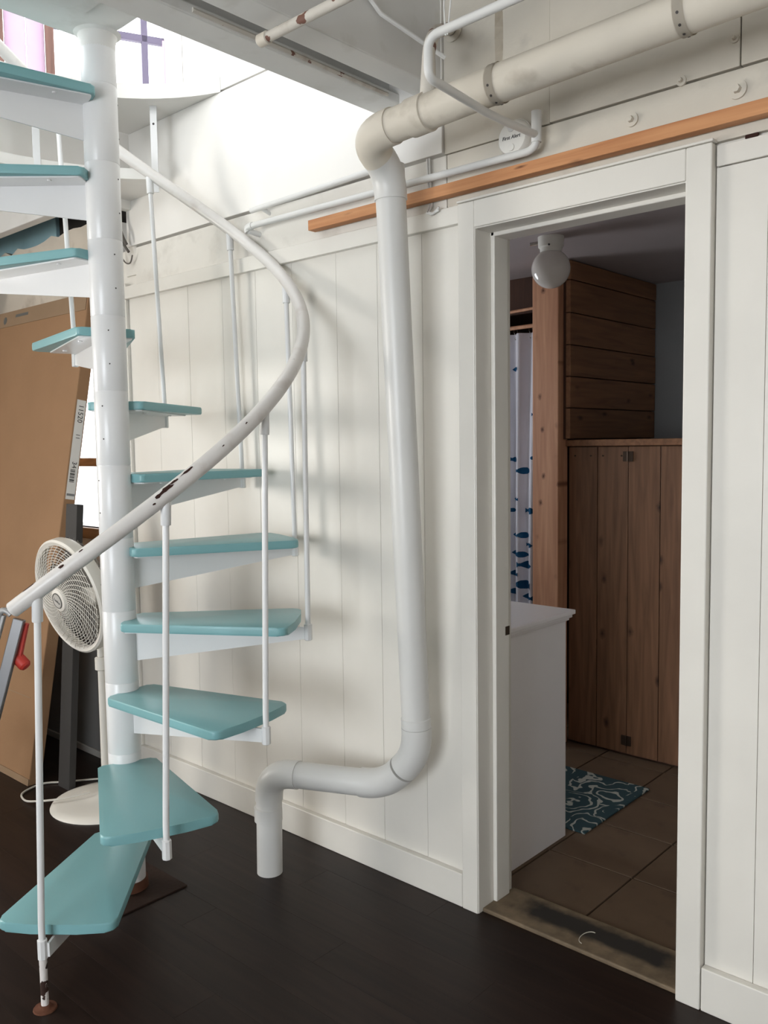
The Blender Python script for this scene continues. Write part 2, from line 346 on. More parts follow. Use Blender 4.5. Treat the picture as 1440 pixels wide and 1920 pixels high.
for wd in (0.118, 0.21, 0.21, 0.21, 0.21):
    boxo('wall_board', (x + 0.0005, x + wd - 0.0005, YW, YW + 0.013, 0.0, 2.05), 'wall_white', wb, 0.0009); x += wd
boxo('corner_strip', (-3.36, -3.327, YW - 0.014, YW + 0.02, 0.0, 2.12), 'wall_white', wb, 0.003)
# rail over the boards, wide timber above it and upper ledger
boxo('board_rail', (-3.335, -1.546, YW - 0.020, YW + 0.013, 2.052, 2.104), 'wall_white', wb, 0.002)
boxo('board_rail', (-0.806, XR, YW - 0.006, YW + 0.013, 2.052, 2.100), 'wall_white', wb, 0.002)
boxo('wall_timber', (-3.255, -1.60, YW - 0.004, YW + 0.05, 2.108, 2.2585), 'timber_white', wb, 0.002)
boxo('wall_timber', (-1.597, XR, YW - 0.004, YW + 0.05, 2.108, 2.2585), 'beam_white_shaded', wb, 0.002)
boxo('wall_timber', (-3.345, -3.258, YW + 0.004, YW + 0.05, 2.150, 2.30), 'timber_white', wb, 0.002)
boxo('ledger_board', (-1.611, -1.255, YW + 0.000, YW + 0.06, 2.2635, 2.71), 'beam_white_shaded', wb, 0.002)
boxo('ledger_board', (-1.252, -0.757, YW - 0.006, YW + 0.06, 2.2635, 2.71), 'beam_white_shaded', wb, 0.002)
boxo('ledger_board', (-0.754, XR, YW - 0.006, YW + 0.06, 2.2635, 2.71), 'beam_white_shaded', wb, 0.002)
# bolts through the timber
for (bx_, bz, rr) in ((-1.018, 2.211, 0.017), (-0.760, 2.212, 0.021), (-0.892, 2.268, 0.012), (-0.768, 2.326, 0.010)):
    b1 = latheo('bolt', [(0, 0.006), (rr, 0.005), (rr, -0.002)], 'beam_white_shaded', wb, 20, (bx_, YW - 0.005, bz), (0, -1, 0))
    latheo('nut', [(0, 0.017), (rr * .42, 0.016), (rr * .5, 0.004)], 'beam_white_shaded', b1, 6, (bx_, YW - 0.005, bz), (0, -1, 0))
boxo('gouge', (-0.742, -0.712, YW - 0.0075, YW - 0.002, 2.098, 2.1075), 'rust_dark', wb, 0.002)
# jagged plaster edge left of the boards
bm = bmesh.new(); pts = [(-3.40, 2.11), (XL, 2.11)]; k = 26
for i in range(k + 1):
    t = i / k; pts.append((XL + (-3.40 - XL) * t, 2.395 + 0.028 * t + random.uniform(-0.014, 0.014)))
lo = [bm.verts.new((x, YW - 0.012, z)) for x, z in pts]; hi = [bm.verts.new((x, YW + 0.02, z)) for x, z in pts]; n = len(pts)
bm.faces.new(lo); bm.faces.new(hi[::-1])
for i in range(n): bm.faces.new((lo[i], lo[(i + 1) % n], hi[(i + 1) % n], hi[i]))
obj('torn_plasterboard', bm, 'plaster_cream', wb)
# window in the back wall, nearly all behind the cardboard
w1 = struct(boxo('window_1', (-4.32, -3.40, YW - 0.012, YW + 0.05, 1.00, 1.05), 'window_wood', None, 0.003), 'wood framed window mostly hidden behind the leaning cardboard box')
boxo('window_frame', (-4.32, -3.40, YW - 0.008, YW + 0.05, 1.95, 2.0), 'window_wood', w1, 0.003)
for xx in (-4.32, -3.44): boxo('window_frame', (xx, xx + 0.04, YW - 0.008, YW + 0.05, 1.05, 1.95), 'window_wood', w1, 0.003)
boxo('window_rail', (-4.28, -3.44, YW + 0.03, YW + 0.06, 1.335, 1.375), 'window_wood', w1, 0.003)
boxo('window_pane', (-4.28, -3.44, YW + 0.044, YW + 0.048, 1.05, 1.335), 'window_glass', w1)
boxo('window_pane', (-4.28, -3.44, YW + 0.044, YW + 0.048, 1.375, 1.95), 'window_glass', w1)
# skirting
struct(boxo('baseboard_left', (-3.36, -1.548, YW - 0.022, YW + 0.0, 0.0, 0.105), 'wall_white', None, 0.003), 'cream white skirting board along the wall behind the stair')
struct(boxo('baseboard_right', (-0.808, XR, YW - 0.022, YW + 0.0, 0.0, 0.112), 'wall_white', None, 0.003), 'white skirting board right of the doorway')
# ---- door frame
JX0, JX1, HD = -1.489, -0.872, 2.030
d1 = bpy.data.objects.new('door_1', None); COL.objects.link(d1); d1.location = (-1.18, YW, 0); PMAT['door_1'] = Matrix.Translation((1.18, -YW, 0)); struct(d1, 'white painted door frame of the bathroom, without a door leaf')
boxo('casing', (-1.546, JX0, YW - 0.024, YW + 0.02, 0, 2.105), 'wall_white', d1, 0.003)
boxo('casing', (JX1, -0.810, YW - 0.024, YW + 0.02, 0, 2.105), 'wall_white', d1, 0.003)
boxo('casing', (JX0, JX1, YW - 0.024, YW + 0.02, HD, 2.105), 'wall_white', d1, 0.003)
boxo('cap_strip', (-1.546, -0.806, YW - 0.030, YW + 0.0, 2.1055, 2.112), 'wall_white', d1, 0.002)
boxo('jamb', (JX0 - 0.02, JX0 + 0.002, YW - 0.02, YW + 0.15, 0, HD + 0.02), 'wall_white', d1, 0.002)
boxo('jamb', (JX1 - 0.002, JX1 + 0.02, YW - 0.02, YW + 0.15, 0, HD + 0.02), 'wall_white', d1, 0.002)
boxo('jamb', (JX0, JX1, YW - 0.018, YW + 0.15, HD - 0.003, HD + 0.02), 'wall_white', d1, 0.002)
boxo('door_stop', (JX0 + 0.002, JX0 + 0.016, YW + 0.055, YW + 0.125, 0.012, HD), 'wall_white', d1, 0.003)
boxo('door_stop', (JX1 - 0.016, JX1 - 0.002, YW + 0.055, YW + 0.125, 0.012, HD), 'wall_white', d1, 0.003)
boxo('door_stop', (JX0, JX1, YW + 0.055, YW + 0.125, HD - 0.014, HD), 'wall_white', d1, 0.003)
tag(boxo('strike_plate', (JX0 + 0.0155, JX0 + 0.0175, YW + 0.105, YW + 0.126, 0.835, 0.862), 'hinge_bronze', d1), 'dark metal strike plate')
# bath side trim edge, seen through the door as a white strip
boxo('casing', (JX0 - 0.06, JX0 + 0.004, YW + 0.14, YW + 0.155, 0, HD + 0.07), 'wall_white', d1, 0.003)
struct(boxo('trim_1', (JX0 + 0.002, JX1 - 0.002, YW - 0.002, YW + 0.165, 0.0, 0.013), 'threshold_wood', None, 0.004), 'worn wooden threshold with a sooty black stain in the doorway')
# ---- other walls of the room (behind the camera), windows in them
bm = bmesh.new()
box(bm, XL, -1.75, YF - 0.12, YF, 0, 2.7); box(bm, 0.65, XR, YF - 0.12, YF, 0, 2.7); box(bm, -1.75, 0.65, YF - 0.12, YF, 0, 0.45); box(bm, -1.75, 0.65, YF - 0.12, YF, 2.15, 2.7)
struct(obj('wall_front', bm, 'wall_white'), 'white wall behind the camera with a wide garden window')
bm = bmesh.new()
box(bm, XL - 0.12, XL, YF - 0.12, -1.65, 0, 2.7); box(bm, XL - 0.12, XL, -0.15, YW + 0.14, 0, 2.7); box(bm, XL - 0.12, XL, -1.65, -0.15, 0, 0.85); box(bm, XL - 0.12, XL, -1.65, -0.15, 2.05, 2.7)
struct(obj('wall_left', bm, 'wall_white'), 'white side wall on the left with a window')
struct(boxo('wall_right', (XR, XR + 0.12, YF - 0.12, YW + 0.14, 0, 2.7), 'wall_white'), 'white side wall on the right')
def wframe(name, lab, horiz, a0, a1, z0, z1, at):
    root = None
    segs = [(a0, a0 + .05, z0, z1), (a1 - .05, a1, z0, z1), (a0, a1, z0, z0 + .05), (a0, a1, z1 - .05, z1), ((a0 + a1) / 2 - .025, (a0 + a1) / 2 + .025, z0, z1)]
    for i, (p, q, s, t) in enumerate(segs):
        b_ = (p, q, at - .06, at, s, t) if horiz else (at - .06, at, p, q, s, t)
        o = boxo(name if i == 0 else 'window_frame', b_, 'wall_white', root, 0.003)
        if i == 0: root = struct(o, lab)
wframe('window_2', 'white framed garden window in the wall behind the camera', True, -1.75, 0.65, 0.45, 2.15, YF)
wframe('window_3', 'white framed window in the left side wall', False, -1.65, -0.15, 0.85, 2.05, XL)
# ---- ceiling slab with the stairwell, upper floor
SX0, SX1, SY0 = -3.27, -1.88, 0.35
bm = bmesh.new()
box(bm, XL - 0.12, XR + 0.12, YF - 0.12, SY0, 2.70, 2.775); box(bm, SX1, XR + 0.12, SY0, YW + 0.14, 2.70, 2.775); box(bm, XL - 0.12, SX0 - 0.041, SY0, YW + 0.14, 2.70, 2.775)
struct(obj('ceiling', bm, 'joist_grey'), 'white ceiling with the opening of the stairwell')
# joist along the opening: bottom flange, web and side board
tb = struct(boxo('trim_2', (-1.880, -1.775, SY0 - .6, YW - 0.005, 2.448, 2.478), 'joist_grey', None, 0.004), 'grey white header beam along the stairwell opening')
boxo('beam_web', (-1.862, -1.815, SY0 - .6, YW - 0.005, 2.476, 2.70), 'joist_grey', tb)
boxo('beam_joist', (-1.705, -1.615, SY0 - .6, YW - 0.005, 2.450, 2.70), 'joist_grey', tb, 0.004)
boxo('beam_side', (-1.815, -1.700, SY0 - .6, YW - 0.005, 2.54, 2.70), 'joist_grey', tb)
tag(tubeo('peeled_edge', [(-1.775, 1.30, 2.462), (-1.775, 1.62, 2.462), (-1.776, 1.86, 2.462), (-1.776, 2.0, 2.462)], 0.0065, 'pipe_peeling', tb, 8), 'flaking paint along the beam edge')
# stairwell walls
struct(boxo('wall_stairwell_back', (SX0 - 0.04, -1.613, YW - 0.008, YW + 0.05, 2.268, 2.7225), 'panel_white', None, 0.002), 'bright white panel of the stairwell above the back wall')
struct(boxo('wall_stairwell_side', (SX0 - 0.04, SX0, 0.35, YW - 0.008, 2.415, 2.7225), 'panel_white', None, 0.002), 'white side panel closing the left of the stairwell')
struct(boxo('wall_upper_back', (-2.82, XR, YW - 0.008, YW + 0.10, 2.729, 5.0), 'panel_white', None, 0.002), 'bright white wall of the upper floor above the stairwell')
# curved edge of the upper floor in the stairwell corner
CX, CY = -2.43084, 1.43291
def corner_ledge(bm, r, a0, a1, z0, z1, xmin, ymax, n=18):
    an = sorted([a0 + (a1 - a0) * i / n for i in range(n + 1)] + [math.atan2(ymax - CY, xmin - CX)]); n += 1
    inner = [(CX + r * math.cos(a), CY + r * math.sin(a)) for a in an]
    outer = []
    for (x, y) in inner:
        dx, dy = x - CX, y - CY; s = min((ymax - CY) / dy if dy > 1e-6 else 9, (xmin - CX) / dx if dx < -1e-6 else 9); outer.append((CX + dx * s, CY + dy * s))
    V = {}
    for nm, L, z in (('il', inner, z0), ('ih', inner, z1), ('ol', outer, z0), ('oh', outer, z1)): V[nm] = [bm.verts.new((x, y, z)) for x, y in L]
    for i in range(n):
        bm.faces.new((V['il'][i], V['il'][i + 1], V['ih'][i + 1], V['ih'][i])); bm.faces.new((V['ol'][i + 1], V['ol'][i], V['oh'][i], V['oh'][i + 1]))
        bm.faces.new((V['ih'][i], V['ih'][i + 1], V['oh'][i + 1], V['oh'][i])); bm.faces.new((V['il'][i + 1], V['il'][i], V['ol'][i], V['ol'][i + 1]))
    for i in (0, n): bm.faces.new((V['il'][i], V['ih'][i], V['oh'][i], V['ol'][i]))
bm = bmesh.new(); corner_ledge(bm, 0.655, R(109), R(205), 2.722, 2.776, SX0, YW - 0.0085)
struct(obj('trim_3', bm, 'panel_white', None, autosmooth=40), 'curved white edge of the upper floor in the stairwell corner')
bm = bmesh.new(); corner_ledge(bm, 0.735, R(137), R(232), 2.452, 2.492, SX0, YW - 0.0085)
struct(obj('trim_4', bm, 'panel_white', None, autosmooth=40), 'curved white ledge below the upper floor edge')
# upper storey: floor left and behind, angled window wall, roof and far walls
bm = bmesh.new(); box(bm, -6.2, -2.82, YW + 0.142, 4.2, 2.70, 2.775); box(bm, SX0 + 0.001, -2.821, YW - 0.007, YW + 0.142, 2.724, 2.775)
struct(obj('floor_upper', bm, 'upstairs_floor'), 'pale floor of the upper storey beyond the stairwell')
A = Vector((-4.40, 3.02, 0)); dv = Vector((-0.416, -0.909, 0)).normalized(); nv = Vector((dv.y, -dv.x, 0))   # nv points away from the stair
def uw(name, u0, u1, z0, z1, t0, t1, mat, parent, bev=0.003):
    bm = bmesh.new(); box(bm, u0, u1, t0, t1, z0, z1, bev)
    M = Matrix((( dv.x, -nv.x, 0, A.x), (dv.y, -nv.y, 0, A.y), (0, 0, 1, 0), (0, 0, 0, 1))); xform(bm, M)
    return obj(name, bm, mat, parent)
wu = struct(uw('wall_upper_left', -0.62, 0.0, 2.775, 5.0, -0.06, 0.0, 'panel_white', None), 'white boarded wall of the upper storey with its window')
for i in range(4): uw('wall_board', -0.40 + i * 0.1 + 0.002, -0.30 + i * 0.1 - 0.002, 2.775, 5.0, 0.0, 0.012, 'panel_white', wu)
uw('wall_board', 0.64, 2.4, 2.775, 3.1, -0.06, 0.0, 'panel_white', wu); uw('wall_board', 0.64, 2.4, 4.5, 5.0, -0.06, 0.0, 'panel_white', wu); uw('wall_board', 0.0, 0.64, 2.775, 3.0, -0.06, 0.0, 'panel_white', wu); uw('wall_board', 0.0, 0.64, 4.6, 5.0, -0.06, 0.0, 'panel_white', wu)
w4 = struct(uw('window_4', 0.0, 0.64, 3.0, 3.05, -0.04, 0.01, 'mullion_lilac', None), 'bright upper storey window with thin lilac grey glazing bars')
uw('window_bar', 0.092, 0.128, 3.05, 4.6, -0.03, 0.0, 'mullion_lilac', w4); uw('window_bar', 0.0, 0.60, 3.735, 3.775, -0.03, 0.0, 'mullion_lilac', w4); uw('window_bar', -0.005, 0.012, 3.05, 3.76, -0.03, 0.004, 'upstairs_pink', w4)
uw('window_pane', 0.0, 0.60, 3.05, 4.6, -0.022, -0.018, 'window_glass', w4, 0)
uw('window_post', 0.60, 0.645, 2.775, 5.0, -0.05, 0.02, 'brown_frame', w4); uw('window_post', 0.855, 0.90, 2.775, 5.0, -0.05, 0.02, 'brown_frame', w4)
cu_o = tag(uw('pink_curtain', 0.648, 0.74, 2.9, 4.9, -0.03, -0.012, 'upstairs_pink', None), 'narrower right pale pink curtain between the brown posts upstairs', 'curtain', 'pink curtains upstairs')
tag(uw('pink_curtain', 0.744, 0.852, 2.9, 4.9, -0.035, -0.018, 'upstairs_pink', None), 'wider left pale pink curtain between the brown posts upstairs', 'curtain', 'pink curtains upstairs')
struct(boxo('wall_upper_right', (XR, XR + 0.12, -2.6, YW, 2.775, 5.0), 'roof_white'), 'white right wall of the upper storey')
bm = bmesh.new(); box(bm, -6.2, -3.3, -2.6, -2.48, 2.775, 5.0); box(bm, -0.5, XR, -2.6, -2.48, 2.775, 5.0); box(bm, -3.3, -0.5, -2.6, -2.48, 2.775, 3.2); box(bm, -3.3, -0.5, -2.6, -2.48, 4.6, 5.0)
struct(obj('wall_upper_front', bm, 'roof_white'), 'white front wall of the upper storey with a wide window')
struct(boxo('ceiling_upper', (-6.2, XR + 0.12, -2.6, 4.2, 5.0, 5.1), 'roof_white'), 'white ceiling of the upper storey')
struct(boxo('trim_5', (XL, SX0 - 0.05, 1.90, 1.95, 2.445, 2.70), 'joist_grey', None, 0.004), 'grey ceiling joist left of the stairwell')
struct(boxo('wall_cavity_shade', (-4.12, -3.20, YW + 0.12, YW + 0.14, 2.20, 2.70), 'shade_dark'), 'dark sheet standing in for the shade of the hollow behind the torn wall corner')  # dark sheet painting the shade of the hollow, also closes the sky gap
struct(boxo('trim_6', (-6.2, -4.12, YW + 0.10, YW + 0.14, 2.40, 2.70), 'blue_board', None, 0.004), 'pale blue board behind the torn plaster edge')
# ---- bathroom
BZ = 2.235; BX0, BX1, BY1 = -3.35, -0.66, 4.37
fb = struct(boxo('floor_bathroom', (BX0, BX1, YW + 0.14, BY1, -0.12, -0.004), 'grout'), 'brown square tile floor of the bathroom')
tm = None; s = 0.308
for i in range(-4, 3):
    for j in range(0, 7):
        x0 = -1.235 + i * s; y0 = YW + 0.168 + j * s
        if x0 < -2.5 or y0 + s > 4.37: continue
        if tm is None:
            bm = bmesh.new(); box(bm, 0.003, s - 0.003, 0.003, s - 0.003, -0.006, 0.003, 0.0015); tm = bpy.data.meshes.new('floor_tile'); bm.to_mesh(tm); bm.free(); tm.materials.append(MATS['bath_tile'])
        o = bpy.data.objects.new('floor_tile', tm); COL.objects.link(o); o.location = (x0, y0, 0); o.parent = fb
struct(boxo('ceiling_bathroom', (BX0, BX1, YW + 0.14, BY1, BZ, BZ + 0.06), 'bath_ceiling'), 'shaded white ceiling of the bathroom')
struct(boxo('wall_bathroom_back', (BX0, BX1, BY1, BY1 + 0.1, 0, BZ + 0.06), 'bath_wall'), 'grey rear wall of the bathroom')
struct(boxo('wall_bathroom_right', (BX1, BX1 + 0.1, YW + 0.14, BY1, 0, BZ + 0.06), 'wall_white'), 'unseen right wall of the bathroom, made white to bounce light')  # unseen wall, set close and whitened to bounce light onto the vanity
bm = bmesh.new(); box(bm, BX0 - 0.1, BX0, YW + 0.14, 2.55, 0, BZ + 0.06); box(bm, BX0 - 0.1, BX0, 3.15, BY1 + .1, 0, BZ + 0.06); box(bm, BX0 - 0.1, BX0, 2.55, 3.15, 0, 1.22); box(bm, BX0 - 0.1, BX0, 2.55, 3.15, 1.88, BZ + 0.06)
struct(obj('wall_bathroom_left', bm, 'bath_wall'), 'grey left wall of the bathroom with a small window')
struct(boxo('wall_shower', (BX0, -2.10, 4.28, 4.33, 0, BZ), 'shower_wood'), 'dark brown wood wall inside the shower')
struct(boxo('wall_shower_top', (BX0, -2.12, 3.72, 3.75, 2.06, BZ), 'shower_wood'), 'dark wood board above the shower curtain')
# wall of horizontal boards
wbb = struct(boxo('wall_boarded', (-2.10, -2.04, 3.50, 4.37, 1.431, BZ), 'shower_wood'), 'partition of horizontal cedar boards above the plank cupboard')
zs = [2.232, 2.146, 2.0, 1.857, 1.715, 1.573, 1.432]
for a, b_ in zip(zs, zs[1:]):
    pr = random.uniform(0, 0.006); boxo('board', (-2.042, -2.02 + pr, 3.492, 4.36 + pr, b_ + 0.002, a - 0.002), 'cedar_board', wbb, 0.003)
struct(boxo('trim_7', (-2.195, -2.058, 3.455, 3.54, 0, BZ), 'pine_post', None, 0.004), 'reddish pine post beside the shower curtain')

# ================================================================== SPIRAL STAIR
TH1, DTH, RISE, Z0 = R(-51.846), R(30.433), 0.22685, 0.2041
st = thing('spiral_staircase', (CX, CY, 0), 'white metal spiral staircase with turquoise wooden treads and a curving handrail', 'staircase')
CR = 0.0513
col = latheo('column', [(0, 0.0), (CR - 0.001, 0.0), (CR - 0.001, 2.66), (0, 2.66)], 'metal_white', st, 40, (CX, CY, 0))
sl_me = None
for n in range(1, 13):
    zt = Z0 + (n - 1) * RISE; z1 = zt + 0.028; z0 = max(z1 - RISE + 0.0012, 0.035)
    o = latheo('column_sleeve', [(CR - 0.002, z0), (CR - 0.0004, z0 + 0.0006), (CR, z0 + 0.0015), (CR, min(z1, 2.655) - 0.0015), (CR - 0.0004, min(z1, 2.655) - 0.0006), (CR - 0.002, min(z1, 2.655))], 'metal_white', col, 48, (CX, CY, 0))
    th = TH1 + (n - 1) * DTH + R(168)
    for dz in (0.017, 0.117):
        if zt - dz < 0.1: continue
        latheo('screw', [(0, 0.0012), (0.0022, 0.001), (0.0024, -0.002)], 'screw_dark', col, 8, (CX + CR * math.cos(th), CY + CR * math.sin(th), zt - dz), (math.cos(th), math.sin(th), 0))
boxo('base_plate', (CX - 0.13, CX + 0.13, CY - 0.15, CY + 0.13, 0.0, 0.005), 'base_rust', st, 0.001)
latheo('base_collar', [(0, 0.04), (CR + 0.006, 0.038), (CR + 0.008, 0.008)], 'rust', st, 32, (CX, CY, 0))
# tread outline (local: x outward)
TT = 0.026
def tread_mesh():
    pts = [(0.035, -0.088), (0.555, -0.157)]
    out = [(0.030, -0.088)]
    c = round_poly([(0.030, -0.088), (0.553, -0.158), (0.566, -0.06), (0.566, 0.06), (0.553, 0.158), (0.030, 0.088)], [0.014, 0.028, 0.0, 0.0, 0.028, 0.014], 4)
    bm = bmesh.new(); prism(bm, c, -TT, 0)
    top = [e for e in bm.edges if all(abs(v.co.z) < 1e-6 for v in e.verts)]; bot = [e for e in bm.edges if all(abs(v.co.z + TT) < 1e-6 for v in e.verts)]
    bmesh.ops.bevel(bm, geom=top + bot, offset=0.006, segments=3, affect='EDGES', profile=0.5)
    bmesh.ops.recalc_face_normals(bm, faces=bm.faces[:])
    for f in bm.faces: f.smooth = True
    for e in bm.edges:
        if len(e.link_faces) == 2 and e.calc_face_angle(0) > R(50): e.smooth = False
    me = bpy.data.meshes.new('tread'); bm.to_mesh(me); bm.free(); me.materials.append(MATS['teal_paint']); return me
def flange_mesh():
    bm = bmesh.new(); prism(bm, round_poly([(0.04, -0.082), (0.545, -0.095), (0.545, 0.095), (0.04, 0.082)], 0.012, 3), -TT - 0.0045, -TT - 0.0003)
    for x in (0.14, 0.44):
        for y in (-0.06, 0.06):
            t = [(x + 0.007 * math.cos(k * math.pi / 4), y + 0.007 * math.sin(k * math.pi / 4)) for k in range(8)]; prism(bm, t, -TT - 0.008, -TT - 0.004)
    bmesh.ops.recalc_face_normals(bm, faces=bm.faces[:]); me = bpy.data.meshes.new('support_plate'); bm.to_mesh(me); bm.free(); me.materials.append(MATS['metal_white']); return me
def web_mesh():
    bm = bmesh.new(); zt = -TT - 0.004; prof = [(0.045, zt), (0.598, zt), (0.598, zt - 0.036), (0.045, zt - 0.105)]
    a = [bm.verts.new((x, -0.003, z)) for x, z in prof]; b_ = [bm.verts.new((x, 0.003, z)) for x, z in prof]
    bm.faces.new(a); bm.faces.new(b_[::-1])
    for i in range(4): bm.faces.new((a[i], a[(i + 1) % 4], b_[(i + 1) % 4], b_[i]))
    bmesh.ops.recalc_face_normals(bm, faces=bm.faces[:]); me = bpy.data.meshes.new('bracket'); bm.to_mesh(me); bm.free(); me.materials.append(MATS['metal_white']); return me
TM, FM, WM = tread_mesh(), flange_mesh(), web_mesh()
RB = 0.597; ROT = R(2.7); RH = 0.865
def bpos(n, dth=0.0, r=RB): 
    th = TH1 + (n - 1) * DTH + dth; return Vector((CX + r * math.cos(th), CY + r * math.sin(th), Z0 + (n - 1) * RISE))
for n in range(1, 12):
    t = bpy.data.objects.new('tread', TM); COL.objects.link(t); t.parent = st; t.location = (0, 0, Z0 + (n - 1) * RISE); t.rotation_euler = (0, 0, TH1 + (n - 1) * DTH + (R(1.5) if n == 1 else 0))
    for nm, me in (('support_plate', FM), ('bracket', WM)):
        c = bpy.data.objects.new(nm, me); COL.objects.link(c); c.parent = t
    p0 = bpos(n); p1 = bpos(n, ROT); ztop = p0.z + RH
    p1.z = ztop; low = p0 + Vector((0, 0, -0.035)); 
    b0 = tubeo('baluster', [low, p0 + Vector((0, 0, 0.02)), p1], 0.0085, 'metal_white', st, 12)
    d = (p1 - p0).normalized()
    tubeo('sleeve', [p1 - d * 0.072, p1 - d * 0.070, p1 - d * 0.012], [0.0122, 0.0132, 0.0132], 'metal_white', b0, 12)
    tubeo('sleeve', [p0 + Vector((0, 0, -0.072)), p0 + Vector((0, 0, -0.070)), p0 + Vector((0, 0, -0.022)), p0 + Vector((0, 0, -0.020))], [0.010, 0.0128, 0.0128, 0.010], 'metal_white', b0, 8)
p = bpos(1)
tubeo('foot_post', [(p.x, p.y, 0.006), (p.x, p.y, 0.09), (p.x, p.y, 0.135)], [0.0095, 0.0095, 0.010], 'post_peeling', st, 12)
tag(tubeo('foot_gap', [(p.x, p.y, 0.083), (p.x, p.y, 0.104)], 0.0092, 'rust_dark', st, 12), 'bare rusty band of the foot post')
latheo('foot_flange', [(0, 0.012), (0.013, 0.011), (0.018, 0.006), (0.028, 0.004), (0.030, 0.0)], 'rust', st, 16, (p.x, p.y, 0))
# handrail: a helix
def rail_pt(n): 
    q = bpos(n, ROT); q.z += RH + 0.004; return q
NR = 150; N0, N1 = 0.80, 10.6
rail = [rail_pt(N0 + (N1 - N0) * i / NR) for i in range(NR + 1)]
hr = tubeo('handrail', rail, 0.0205, 'rail_white', st, 20)
latheo('bore_shade', [(0.0, 0.0008), (0.0165, 0.0005), (0.0165, -0.004)], 'shade_dark', hr, 20, rail[0] - (rail[1] - rail[0]).normalized() * 0.0004, -(rail[1] - rail[0]))  # dark disc painted as the shade inside the open tube end
def chip(n, phi, L, wdt, seed, mat='rust_dark'):
    """irregular bare patch lying on the rail"""
    rnd = random.Random(seed); c = rail_pt(n); d = (rail_pt(n + 0.02) - rail_pt(n - 0.02)).normalized(); up = Vector((0, 0, 1)); side = d.cross(up).normalized(); up = side.cross(d).normalized()
    bm = bmesh.new(); K = 14; ring = []
    rr = 0.0209
    def pt(s, a): 
        q = rail_pt(n + s / 0.392); return q + (up * math.cos(phi + a) + side * math.sin(phi + a)) * rr
    cen = bm.verts.new(pt(0, 0))
    for k in range(K):
        a = 2 * math.pi * k / K; f = rnd.uniform(0.6, 1.1); ring.append(bm.verts.new(pt(L * 0.5 * f * math.cos(a), wdt * 0.5 * f * math.sin(a) / rr)))
    for k in range(K): bm.faces.new((cen, ring[k], ring[(k + 1) % K]))
    obj('paint_chip', bm, mat, hr)
for args in ((2.02, 0.75, 0.05, 0.016, 1), (1.96, 0.9, 0.03, 0.012, 2), (2.20, 0.55, 0.05, 0.009, 3), (2.09, 0.6, 0.03, 0.010, 12), (0.99, 0.25, 0.045, 0.020, 4), (1.23, 0.9, 0.018, 0.009, 5), (1.38, 0.7, 0.014, 0.006, 6), (6.95, 1.0, 0.024, 0.012, 7), (6.78, 0.8, 0.006, 0.005, 8), (2.5, 1.0, 0.01, 0.004, 9), (2.75, 0.8, 0.012, 0.004, 10), (1.9, 1.4, 0.012, 0.006, 13)):
    chip(*args)
# landing plate at the top, flange and mounting plate
bm = bmesh.new(); prism(bm, round_poly([(-2.485, 0.30), (-1.885, 0.30), (-1.885, 1.448), (-2.36, 1.462), (-2.485, 1.44)], [0, 0, 0, 0.03, 0.03], 5), 2.655, 2.70)
obj('landing', bm, 'joist_grey', st, autosmooth=40)
latheo('column_flange', [(CR, 2.605), (CR + 0.001, 2.63), (CR + 0.006, 2.648), (CR + 0.018, 2.6555)], 'joist_grey', st, 40, (CX, CY, 0))
boxo('mounting_plate', (-2.328, -1.90, 0.40, 1.336, 2.648, 2.655), 'joist_grey', st, 0.001)
# hanging flat straps tying the ledges
for (x, y, zt, zb, rot) in ((-2.935, 1.955, 2.722, 2.40, 0.75), (-3.150, 1.590, 2.722, 2.44, 1.2), (-3.170, 1.425, 2.722, 2.44, 1.35)):
    bm = bmesh.new(); box(bm, -0.013, 0.013, -0.003, 0.003, zb, zt, 0.001); xform(bm, Matrix.Translation((x, y, 0)) @ Matrix.Rotation(rot, 4, 'Z'))
    o = obj('strap', bm, 'metal_white', st)
    dx = Vector((math.sin(rot), -math.cos(rot), 0)); latheo('strap_hole', [(0, 0.0006), (0.0045, 0.0004), (0.0045, -0.001)], 'screw_dark', o, 10, Vector((x, y, 2.655)) + dx * 0.003, dx)

# ================================================================== PIPES
PR = 0.0425
dp = thing('drain_pipe', (-2.17, 1.80, 0), 'thick white drain pipe rising from the floor beside the doorway to an overhead run', 'pipe')
a0, a1 = Vector((-2.17, 1.80, 0)), Vector((-2.165, 1.802, 0.345)); a2 = Vector((-1.775, 1.950, 0.355)); a3 = Vector((-1.655, 1.962, 0.48)); a4 = Vector((-1.654, 1.868, 2.180)); a5 = Vector((-1.638, 1.750, 2.243)); a6 = Vector((-1.258, 1.75, 2.260)); a7 = Vector((0.9, 1.75, 2.318))
def toward(p, q, d): return p + (q - p).normalized() * d
def elbow(c, p, q, r1, r2, rad, name='elbow', mat='pipe_white'):
    o = tubeo(name, [toward(c, p, r1)] + arc(toward(c, p, r1 * 0.86), c, toward(c, q, r2 * 0.86), 10) + [toward(c, q, r2)], rad, mat, dp, 32)
    for pt, ot in ((toward(c, p, r1), p), (toward(c, q, r2), q)): pass
    return o
tubeo('pipe_section', [a0, toward(a1, a0, 0.08)], PR, 'pipe_white', dp, 32)
tubeo('coupling', [(a0.x, a0.y, 0.178), (a0.x, a0.y, 0.18), (a0.x, a0.y, 0.225), (a0.x, a0.y, 0.227)], [PR, PR + 0.004, PR + 0.004, PR], 'pipe_white', dp, 32)
elbow(a1, a0, a2, 0.095, 0.11, PR + 0.0035)
tubeo('pipe_section', [toward(a1, a2, 0.09), toward(a2, a1, 0.03)], PR, 'pipe_white', dp, 32)
elbow(a2, a1, a3, 0.085, 0.09, PR + 0.0035)
elbow(a3, a2, a4, 0.075, 0.085, PR + 0.0035)
tubeo('pipe_section', [toward(a3, a4, 0.05), toward(a4, a3, -0.02)], PR + 0.0005, 'pipe_white', dp, 32)
